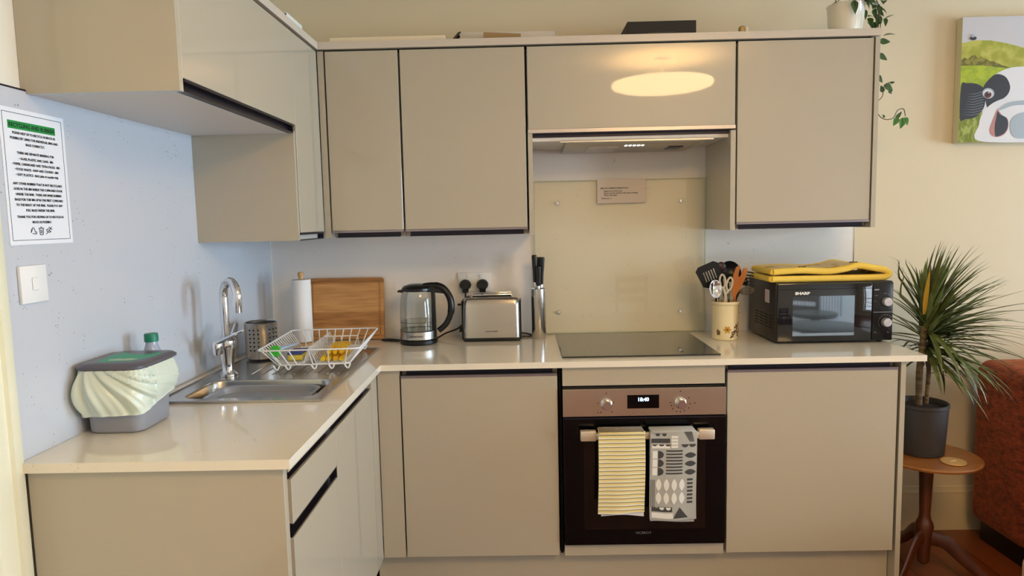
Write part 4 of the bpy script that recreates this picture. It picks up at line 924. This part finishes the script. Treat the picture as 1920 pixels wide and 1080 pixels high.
# ---------------------------------------------------------------- things on top of the wall cabinets
t=thing('black_box','black storage box with a recessed handle on top of the wall cabinets','box',(1.73,-.11,CT))
obj('body',bx(1.590,1.868,-.205,-.02,CT+.0005,2.212,bev=.0015),mat('black_card',(40,36,32),.6),t)
bm=B();fr_=lambda a,b,c,d:box(bm,a,b,-.2075,-.2045,c,d)
fr_(1.677,1.683,2.125,2.168);fr_(1.783,1.789,2.125,2.168);fr_(1.683,1.783,2.162,2.168);obj('handle_frame',bm,m_black,t)
solo('flat_box',bx(.412,.864,-.33,-.05,CT+.0005,2.146,bev=.001),mat('warm_white_board',(236,220,190),.6),'flat white board lying on the cabinet tops left of the wrapped sheet','board')
t=thing('white_parcel','white wrapped packet with lifted corner on the cabinet tops','packet',(1.1,-.15,CT))
bm=B();loft(bm,[[(.93,-.29,CT+.001),(1.30,-.29,CT+.001),(1.30,-.06,CT+.001),(.93,-.06,CT+.001)],[(.912,-.285,2.166),(1.29,-.285,2.162),(1.29,-.06,2.162),(.93,-.06,2.166)]]);obj('wrapper',bm,mat('packet_white',(214,204,188),.5),t)
bm=B();prism(bm,[(.878,2.126),(.892,2.126),(.922,2.166),(.912,2.163)],(0,.05,0),org=(0,-.30,0));obj('lifted_corner',bm,mat('dark_flap',(60,50,40),.6),t)
t=thing('cardboard_piece','brown cardboard piece lying in front of the white packet on the cabinets','cardboard',(1.08,-.33,CT))
bm=B();prism(bm,[(1.012,CT+.0005),(1.158,CT+.0005),(1.158,2.140),(1.014,2.149)],(0,.03,0),org=(0,-.345,0));obj('flap',bm,mat('brown_card',(160,130,86),.8),t)
t=thing('trinket','tiny gold and glass trinket on the cabinet tops right of the black box','ornament',(2.027,-.30,CT))
bm=B();box(bm,2.010,2.030,-.315,-.29,CT+.0005,2.156,bev=.003);obj('gold_block',bm,mat('gold_bits',(150,130,90),.3,metal=.8),t)
bm=B();lathe(bm,[(.008,0),(.010,.022),(.005,.036),(0,.038)],(2.038,-.302,CT+.0005),16);obj('glass_bead',bm,mat('glass_bead',(235,225,205),.1,metal=.3),t)
t=thing('white_box','white box with a dark side on top of the left wall cabinets','box',(.27,-.53,CT))
obj('body',bx(.24,.345,-.615,-.452,CT+.0005,2.162,bev=.003),mat('white_box',(226,230,224),.4),t)
obj('end_face',bx(.245,.34,-.6175,-.6145,CT+.001,2.158),m_ink,t)
# trailing plant
m_leaf=mat('vine_leaf',(46,72,30),.4,noise=((40,40,40),(70,100,38),2,.4,.7));m_leafb=mat('vine_leaf_bright',(64,122,36),.4);m_vine=mat('vine_stem',(82,64,40),.6)
t=thing('trailing_plant','trailing ivy-like plant in a white pot on top of the right wall cabinet','plant',(2.46,-.22,CT))
bm=B();lathe(bm,[(.050,.0005),(.056,.004),(.066,.06),(.0705,.124),(.0725,.128),(.070,.130),(.066,.126),(.062,.10),(0,.10)],(2.46,-.22,CT),36);obj('pot',bm,mat('white_glazed_pot',(236,230,214),.25,coat=.4),t)
bm=B();lathe(bm,[(.063,.103),(.03,.114),(0,.116)],(2.46,-.22,CT),20);obj('soil',bm,mat('soil',(38,26,20),.95),t)
def leaf(bm,p,d,up,L,W,mi=0,curl=.25):
    d=Vector(d).normalized();u=Vector(up);u=(u-d*u.dot(d));u=u.normalized() if u.length>1e-4 else d.orthogonal().normalized();s=d.cross(u)
    p=Vector(p);pr=[(0,.02),(.12,.75),(.3,1),(.55,.8),(.8,.4),(1,.0)]
    c=[];l=[];r=[]
    for a,w_ in pr:
        q=p+d*L*a-u*curl*L*a*a;c.append(bm.verts.new(q))
        l.append(bm.verts.new(q+s*W*w_*.5+u*W*.15*w_));r.append(bm.verts.new(q-s*W*w_*.5+u*W*.15*w_))
    for i in range(len(pr)-1):
        for g in (l,r):bm.faces.new((c[i],c[i+1],g[i+1],g[i])).material_index=mi
vines=[[(2.49,-.23,2.235),(2.545,-.25,2.262),(2.578,-.262,2.20),(2.572,-.26,2.10),(2.560,-.26,2.0),(2.566,-.26,1.93),(2.572,-.255,1.86),(2.586,-.25,1.815),(2.612,-.25,1.795),(2.645,-.25,1.798),(2.662,-.25,1.828),(2.686,-.25,1.833),(2.694,-.25,1.805)],
[(2.572,-.255,1.86),(2.60,-.25,1.885),(2.605,-.25,1.925),(2.63,-.25,1.94)],
[(2.48,-.25,2.235),(2.51,-.29,2.26),(2.545,-.30,2.235),(2.556,-.30,2.16)],[(2.45,-.25,2.235),(2.455,-.30,2.25),(2.46,-.305,2.22)],[(2.50,-.22,2.235),(2.56,-.215,2.27),(2.59,-.22,2.22),(2.588,-.225,2.15)],[(2.43,-.22,2.235),(2.40,-.26,2.26)]]
bm=B()
for v in vines:tube(bm,smooth_pts(v,6),.0016,6)
obj('stems',bm,m_vine,t)
bm=B()
LF=[((2.575,-.26,2.095),(1,0,.02),.042,.020),((2.572,-.26,2.045),(1,0,-.5),.04,.02),((2.568,-.26,1.965),(.7,0,-.7),.035,.018),((2.565,-.26,1.94),(.3,0,-1),.035,.018),((2.605,-.25,1.93),(1,0,-.6),.04,.022),((2.60,-.25,1.90),(-.2,0,1),.026,.016),((2.625,-.25,1.91),(.4,0,-.6),.018,.014),((2.628,-.25,1.936),(1,0,.2),.02,.008),
((2.655,-.25,1.795),(.8,0,.9),.035,.012),((2.61,-.25,1.80),(-.2,0,.6),.014,.008)]
for p,d,L,W_ in LF:leaf(bm,p,d,(0,-1,.2),L*1.15,W_*1.35,0,.1)
for p,d,L,W_ in (((2.664,-.25,1.80),(-.5,0,-1),.036,.026),((2.686,-.25,1.80),(-.2,0,-1),.046,.03),((2.69,-.25,1.80),(.5,0,-1),.036,.024)):leaf(bm,p,d,(0,-1,.2),L,W_,1,.1)
rr=random.Random(5)
for i in range(46):
    a=rr.uniform(0,1);x=2.44+.155*a+rr.uniform(-.015,.015);z=2.245+rr.uniform(-.01,.045)-max(0,x-2.54)*1.5*rr.uniform(.0,1.4);y=-.22+rr.uniform(-.09,.05)
    leaf(bm,(x,y,z),(rr.uniform(-.3,1),rr.uniform(-.8,.2),rr.uniform(-1,.25)),(0,-.5,1),rr.uniform(.03,.05),rr.uniform(.018,.028),0,.3)
for i in range(14):
    leaf(bm,(2.545+rr.uniform(-.01,.035),-.30+rr.uniform(-.0,.06),2.235-i*.0075),(rr.uniform(-.3,.6),-.5,rr.uniform(-1,-.3)),(0,-1,.4),rr.uniform(.03,.045),rr.uniform(.018,.026),0,.2)
leaf(bm,(2.452,-.30,2.245),(.1,-.2,-1),(0,-1,0),.055,.03,0,.1);leaf(bm,(2.415,-.26,2.255),(-1,-.3,-.3),(0,0,1),.035,.02,0,.2)
o=obj('leaves',bm,[m_leaf,m_leafb],t,angle=60);o['kind']='stuff'
# ---------------------------------------------------------------- cow painting
t=thing('canvas_picture','canvas painting of a black and white cow in green fields, on the right wall','picture',(3.35,.01,1.715))
obj('canvas',bx(3.042,3.66,-.032,.008,1.716,2.242,bev=.001),mat('canvas_edge',(206,198,160),.7),t)
PC=[mat('paint_sky',(204,200,202),.6),mat('paint_hill',(190,186,84),.6,noise=((20,3,20),(160,160,50),2,.4,.6)),mat('paint_hedge',(110,104,42),.7,noise=((60,60,60),(150,140,60),2,.4,.6)),mat('paint_field',(178,190,40),.6,noise=((30,3,40),(140,160,40),3,.4,.7)),mat('paint_black',(52,50,56),.5),mat('paint_white',(224,222,224),.5),mat('paint_pink',(190,130,120),.5),mat('paint_grass',(120,130,40),.7,noise=((60,3,30),(170,176,90),3,.45,.6)),mat('paint_grey',(168,178,186),.5),mat('paint_eye',(110,50,44),.4)]
bm=B();lay=[0]
def pp(poly,mi):
    lay[0]+=1;y=-.0322-.00012*lay[0];c=None
    r=B();vs=[r.verts.new((x,y,z)) for x,z in poly];es=[r.edges.new((vs[i],vs[(i+1)%len(vs)])) for i in range(len(vs))]
    g=bmesh.ops.triangle_fill(r,use_beauty=True,edges=es)
    for f_ in r.faces:f_.material_index=mi
    me=bpy.data.meshes.new('tmp');r.to_mesh(me);r.free();bm.from_mesh(me);bpy.data.meshes.remove(me)
def sm(poly,k=5,closed=True):
    P=[Vector((a,b,0)) for a,b in poly];n=len(P);out=[]
    for i in range(n):
        p0,p1,p2,p3=P[i-1],P[i],P[(i+1)%n],P[(i+2)%n]
        for j in range(k):
            q=j/k;v=.5*((2*p1)+(p2-p0)*q+(2*p0-5*p1+4*p2-p3)*q*q+(3*p1-p0-3*p2+p3)*q**3);out.append((v.x,v.y))
    return out
x0,x1,z0,z1=3.0425,3.6595,1.7165,2.2415
pp([(x0,z0),(x1,z0),(x1,z1),(x0,z1)],0)
pp([(x0,1.8),(x1,1.8),(x1,2.05),(3.45,2.06),(3.37,2.09),(3.30,2.111),(3.232,2.13),(3.164,2.143),(3.097,2.145),(x0,2.135)],1)
pp([(x0,2.04),(x0,2.062),(3.055,2.075),(3.07,2.068),(3.085,2.082),(3.10,2.084),(3.112,2.070),(3.125,2.078),(3.134,2.071),(3.15,2.066),(3.165,2.056),(3.18,2.056),(3.214,2.040),(3.26,2.026),(3.2,2.02)],2)
pp([(x0,1.80),(x0,2.040),(3.124,2.040),(3.237,2.026),(3.3,2.01),(3.3,1.8)],3)
pp([(x0,z0),(x0,1.83),(3.14,1.84),(3.2,1.8),(3.16,z0)],7)
pp(sm([(3.20,1.73),(3.15,1.80),(3.14,1.90),(3.16,1.97),(3.193,2.003),(3.248,2.026),(3.305,2.031),(3.38,2.03),(3.48,1.99),(3.56,1.94),(3.58,1.85),(3.56,1.75),(3.4,1.735)]),5)
pp(sm([(x0+.004,1.957),(3.07,1.967),(3.116,1.962),(3.151,1.934),(3.152,1.89),(3.143,1.854),(3.111,1.822),(3.07,1.815),(x0+.004,1.818)]),4)
pp(sm([(3.139,1.944),(3.171,1.988),(3.2,2.002),(3.235,1.988),(3.254,1.952),(3.25,1.922),(3.23,1.900),(3.199,1.886),(3.166,1.856),(3.15,1.90)]),4)
pp(sm([(3.40,1.99),(3.46,1.985),(3.50,1.94),(3.47,1.90),(3.42,1.91)]),4)
pp(sm([(3.135,1.72),(3.129,1.79),(3.140,1.835),(3.165,1.866),(3.199,1.888),(3.254,1.905),(3.311,1.908),(3.38,1.90),(3.43,1.86),(3.45,1.79),(3.44,1.72)]),5)
pp(ell(3.163,1.922,.026,.022,22,-.3),8);pp(ell(3.162,1.920,.021,.018,22,-.3),5);pp(ell(3.161,1.916,.016,.014,20),9);pp(ell(3.160,1.918,.009,.009,16),4);pp(ell(3.165,1.925,.003,.003,8),5)
pp(sm([(3.187,1.742),(3.174,1.765),(3.184,1.80),(3.200,1.846),(3.206,1.855),(3.212,1.845),(3.230,1.825),(3.250,1.812),(3.254,1.775),(3.240,1.748),(3.212,1.736)]),6)
pp(sm([(3.200,1.742),(3.196,1.78),(3.200,1.815),(3.206,1.845),(3.217,1.832),(3.240,1.82),(3.252,1.80),(3.25,1.77),(3.236,1.75),(3.215,1.740)]),4)
pp(sm([(3.206,1.848),(3.225,1.868),(3.26,1.884),(3.34,1.888),(3.34,1.872),(3.27,1.868),(3.235,1.856)]),8)
pp(sm([(3.262,1.80),(3.30,1.835),(3.36,1.83),(3.36,1.74),(3.28,1.735)]),8)
for i in range(9):
    z=1.835+i*.011;pp([(3.05+.003*i,z),(3.10,z-.004),(3.142,z+.006),(3.142,z+.0072),(3.10,z-.0028)],8)
pp(ell(3.088,2.153,.014,.008,14),4);pp(ell(3.086,2.163,.007,.007,10),8)
obj('paint',bm,PC,t,smooth=False)
# ---------------------------------------------------------------- side table, dracaena, coaster
TX,TY,TZ=2.752,-.385,.455
t=thing('side_table','round honey-wood pedestal side table beside the base cabinets','side table',(TX,TY,FZ))
bm=B();lathe(bm,[(0,-.020),(.17,-.020),(.188,-.014),(.192,-.006),(.186,-.001),(0,0)],(TX,TY,TZ),56);obj('top',bm,m_table,t)
bm=B();lathe(bm,[(.012,FZ+.04),(.022,FZ+.05),(.024,FZ+.10),(.030,FZ+.14),(.034,FZ+.20),(.030,FZ+.215),(.024,FZ+.225),(.020,FZ+.25),(.024,.33),(.027,.40),(.034,.43),(.034,.4345)],(TX,TY,0),24);obj('pedestal',bm,m_dkwood,t)
obj('cross_batten',bx(TX-.12,TX+.12,TY-.02,TY+.02,.4215,.4345,bev=.003),m_dkwood,t)
for a in (-38,85,-141):
    c,s=math.cos(math.radians(a)),math.sin(math.radians(a));bm=B()
    P=smooth_pts([(TX+c*.02,TY+s*.02,FZ+.155),(TX+c*.08,TY+s*.08,FZ+.145),(TX+c*.15,TY+s*.15,FZ+.085),(TX+c*.21,TY+s*.21,FZ+.04),(TX+c*.262,TY+s*.262,FZ+.0145)],5)
    n=len(P);tube(bm,P,[.034-.020*i/(n-1) for i in range(n)],10,flat=(1,.42));obj('leg',bm,m_dkwood,t)
t=thing('coaster','small round wooden coaster on the side table','coaster',(2.797,-.482,TZ))
bm=B();lathe(bm,[(0,.0004),(.043,.0004),(.045,.002),(.044,.006),(0,.0062)],(2.797,-.482,TZ),32);cb_=obj('disc',bm,mat('pale_bamboo',(206,160,96),.35,coat=.4),t)
bm=B();prism(bm,ell(2.797,-.482,.018,.006,12,.4),(0,0,.0004),org=(0,0,TZ+.0062),ux=(1,0,0),uy=(0,1,0));obj('motif',bm,mat('motif',(236,214,160),.3),cb_)
t=thing('dracaena_plant','spiky dracaena plant in a dark grey pot on the side table','plant',(2.742,-.36,TZ))
PX,PY=2.742,-.352
bm=B();lathe(bm,[(.083,.0005),(.086,.004),(.0955,.19),(.0985,.193),(.0985,.205),(.095,.207),(.0915,.203),(.089,.18),(0,.18)],(PX,PY,TZ),44);obj('pot',bm,mat('charcoal_pot',(56,50,48),.4),t)
bm=B();lathe(bm,[(.09,.182),(.05,.192),(0,.194)],(PX,PY,TZ),24);obj('soil',bm,mat('soil',(38,26,20),.95),t)
m_bark=mat('dracaena_bark',(126,104,72),.8,bump=((20,20,200),.8,.004),noise=((6,6,60),(88,66,44),3,.4,.6))
for P_ in ([(PX-.01,PY,TZ+.18),(PX-.015,PY-.003,.78),(PX-.005,PY,.88),(PX+.0,PY,.97)],[(PX+.03,PY+.02,TZ+.18),(PX+.035,PY+.02,.76),(PX+.03,PY+.01,.86),(PX+.025,PY,.93)]):
    bm=B();tube(bm,smooth_pts(P_,5),.0125 if P_[0][0]<PX else .008,10);obj('stem',bm,m_bark,t)
def strap(bm,p,az,el,L,W,droop,mi=0,k=9):
    """arching strap leaf"""
    p=Vector(p);pts=[p.copy()];e=el
    for i in range(k):
        d=Vector((math.cos(az)*math.cos(e),math.sin(az)*math.cos(e),math.sin(e)));p=p+d*L/k;pts.append(p.copy());e-=droop/k*(.4+1.2*i/k)
    sd=Vector((-math.sin(az),math.cos(az),0));up=sd.cross((pts[-1]-pts[0]).normalized())
    if up.z<0:up=-up
    rows=[]
    for i,q in enumerate(pts):
        if q.y>-.014:q.y=-.014-R.uniform(0,.012)
        lim=2.628 if q.z<1.25 else 2.5
        if q.x<lim:q.x=lim+R.uniform(0,.012)
        if .868<q.z<.92 and q.x<2.622:q.x=2.622
        w_=W*(.55+.45*math.sin(PI*min(1,(i/k)*1.6)) if i/k<.35 else 1.0*(1-((i/k-.35)/.65)**1.8))
        rows.append([bm.verts.new(q+sd*w_*.5+up*w_*.18),bm.verts.new(q),bm.verts.new(q-sd*w_*.5+up*w_*.18)])
    for a,b in zip(rows,rows[1:]):
        for j in (0,1):bm.faces.new((a[j],a[j+1],b[j+1],b[j])).material_index=mi
bm=B()
for i in range(270):
    f_=i/270
    az=R.uniform(0,2*PI)
    if R.random()<.45:az=R.uniform(-1.1,.9)
    z=.865+.155*f_+R.uniform(-.01,.01)
    el=(-.55+2.05*f_**.8)+R.uniform(-.22,.22)
    L=R.uniform(.24,.36)*(1 if el<1.2 else .88);
    if az>.4 and az<2.7:L*=.75
    if az>2.5 and az<4.2 and f_<.7:continue
    strap(bm,(PX+.01+R.uniform(-.02,.02),PY+R.uniform(-.02,.02),z),az,min(el,1.5),L,R.uniform(.012,.021),R.uniform(.2,.9)*(1.3-f_*.7),0 if R.random()<.8 else 1)
for az,el,L,dr in ((-.25,.05,.50,.35),(-.1,-.1,.47,.5),(-.3,-.3,.50,.2),(.05,.15,.44,.5),(-.4,.35,.46,.6),(-.15,-.45,.46,.3),(-.5,-.2,.45,.6),(-.2,.5,.40,.3),(-.05,.3,.42,.2)):
    strap(bm,(PX+.01,PY-.01,.965),az,el,L,.012,dr,1)
for az,el,L,dr in ((-1.2,-.5,.30,.9),(-1.0,-.6,.34,.8),(-1.5,-.4,.26,1.0),(-1.8,-.4,.22,1.0),(-.8,-.8,.33,.5),(-.6,-.5,.36,.8)):strap(bm,(PX+.01,PY-.015,.95),az,el,L,.020,dr,0)
strap(bm,(PX-.02,PY-.03,1.02),-1.8,1.35,.19,.018,.1,2)
for az,L in ((-.3,.2),(-.5,.16),(-2.2,.12),(-.1,.14),(-.9,.16),(-.2,.22)):strap(bm,(PX+.0,PY-.01,.80+R.uniform(-.03,.06)),az,R.uniform(-.1,.4),L,.008,.9,3)
o=obj('leaves',bm,[mat('dracaena_green',(80,88,42),.35,noise=((30,30,30),(108,116,60),2,.4,.7)),mat('dracaena_light',(112,128,76),.35),mat('dracaena_yellow',(190,150,50),.4),mat('dracaena_dry',(120,92,60),.6)],t,angle=70);o['kind']='stuff'
# ---------------------------------------------------------------- sofa and footstool
def velvet():
    m=mat('rust_velvet',(150,60,30),.75,sheen=.5,noise=((30,30,60),(88,30,16),5,.35,.65),bump=((40,40,90),.8,.008));m.node_tree.nodes['Principled BSDF'].inputs['Sheen Tint'].default_value=lin((240,150,100));return m
vv=velvet()
t=thing('sofa','rust orange velvet sofa against the wall on the right','sofa',(4.05,-.5,FZ))
obj('backrest',bx(3.13,4.98,-.42,-.06,FZ+.085,.775,bev=.055,seg=5),vv,t)
obj('back_cushion',bx(3.36,4.05,-.50,-.20,.42,.84,bev=.07,seg=5),vv,t);obj('back_cushion',bx(4.06,4.75,-.50,-.20,.42,.84,bev=.07,seg=5),vv,t)
obj('seat',bx(3.34,4.77,-.98,-.415,FZ+.085,.36,bev=.04,seg=4),vv,t)
obj('arm',bx(3.13,3.345,-.98,-.40,FZ+.085,.60,bev=.05,seg=4),vv,t);obj('arm',bx(4.765,4.98,-.98,-.40,FZ+.085,.60,bev=.05,seg=4),vv,t)
obj('plinth',bx(3.17,4.94,-.94,-.10,FZ+.0005,FZ+.09),m_black,t)
t=thing('footstool','pale beige padded footstool in front of the sofa, in the lower right corner','stool',(3.0,-1.15,FZ))
obj('cushion',bx(2.75,3.10,-1.4,-.915,.14,.30,bev=.02,seg=3),mat('beige_leather',(206,170,138),.5),t)
obj('base',bx(2.752,3.098,-1.398,-.917,FZ+.03,.141),mat('beige_leather',(206,170,138),.5),t)
for x in (2.78,3.04):
    for y in (-1.37,-.945):obj('foot',bx(x,x+.03,y,y+.03 if y<-1 else y+.02,FZ+.0005,FZ+.031),m_dkwood,t)
# ---------------------------------------------------------------- the rest of the room (seen in reflections)
t=thing('ceiling_lamp','large round flush ceiling lamp, seen mirrored in the hood cabinet door','lamp',(2.22,-2.95,2.385))
bm=B();lathe(bm,[(0,0),(.34,.0),(.37,.01),(.375,.03),(.37,.04),(0,.04)],(2.22,-2.95,2.385),56);obj('shade',bm,mat('lamp_shade',(255,246,225),.5,emis=((255,211,148),LAMPE)),t)
bm=B();lathe(bm,[(.012,.0405),(.012,.19),(.05,.195),(.05,.2145)],(2.22,-2.95,2.385),32);obj('mount',bm,m_white,t)
t=thing('radiator','white ribbed radiator on the far wall, seen mirrored in the microwave door','radiator',(4.2,YF,.1))
obj('panel',bx(3.80,4.62,YF+.03,YF+.05,.30,.56),mat('radiator_gap_shade',(96,104,112),.5),t)  # panel coloured dark to paint the shade between the white ribs
bm=B()
for i in range(26):box(bm,3.80+i*.031,3.818+i*.031,YF+.0495,YF+.075,.28,.58)
o=obj('ribs',bm,m_white,t)
for x in (3.9,4.5):obj('bracket',bx(x,x+.03,YF,YF+.031,.3,.4),m_white,t)
def round_stool(x,y,z,r,label):
    t=thing('round_stool',label,'stool',(x,y,FZ));m=mat('dark_stool',(28,24,26),.35)
    bm=B();lathe(bm,[(0,-.035),(r*.9,-.035),(r,-.02),(r,-.008),(r*.94,0),(0,0)],(x,y,z),40);obj('seat',bm,m,t)
    bm=B();lathe(bm,[(.022,.02),(.022,z-.036-FZ)],(x,y,FZ),20);obj('post',bm,m,t)
    bm=B();lathe(bm,[(0,.0005),(.2,.0005),(.19,.015),(.03,.03),(0,.03)],(x,y,FZ),36);obj('base',bm,m,t)
round_stool(3.29,-2.5,.635,.26,'larger round dark stool, lower slab mirrored in the microwave door')
round_stool(3.58,-3.4,.60,.19,'smaller round dark stool, upper slab mirrored in the microwave door')
def chair(x,y,rz,label):
    t=thing('dining_chair',label,'chair',(x,y,FZ),rz);m=mat('dark_chair',(58,44,36),.45)
    obj('seat',bx(-.2,.2,-.2,.2,.43,.455,bev=.006),m,t,local=True)
    for a in (-.18,.15):
        for b in (-.18,.15):obj('leg',bx(a,a+.03,b,b+.03,.0005,.431 if b<0 else .86),m,t,local=True)
    for z in (.56,.66,.78):obj('back_slat',bx(-.149,.149,.158,.172,z,z+.06),m,t,local=True)
chair(2.35,-4.1,2.9,'dark slatted dining chair behind the viewer, near the far wall')
chair(3.6,-3.9,-2.4,'dark slatted dining chair near the radiator')
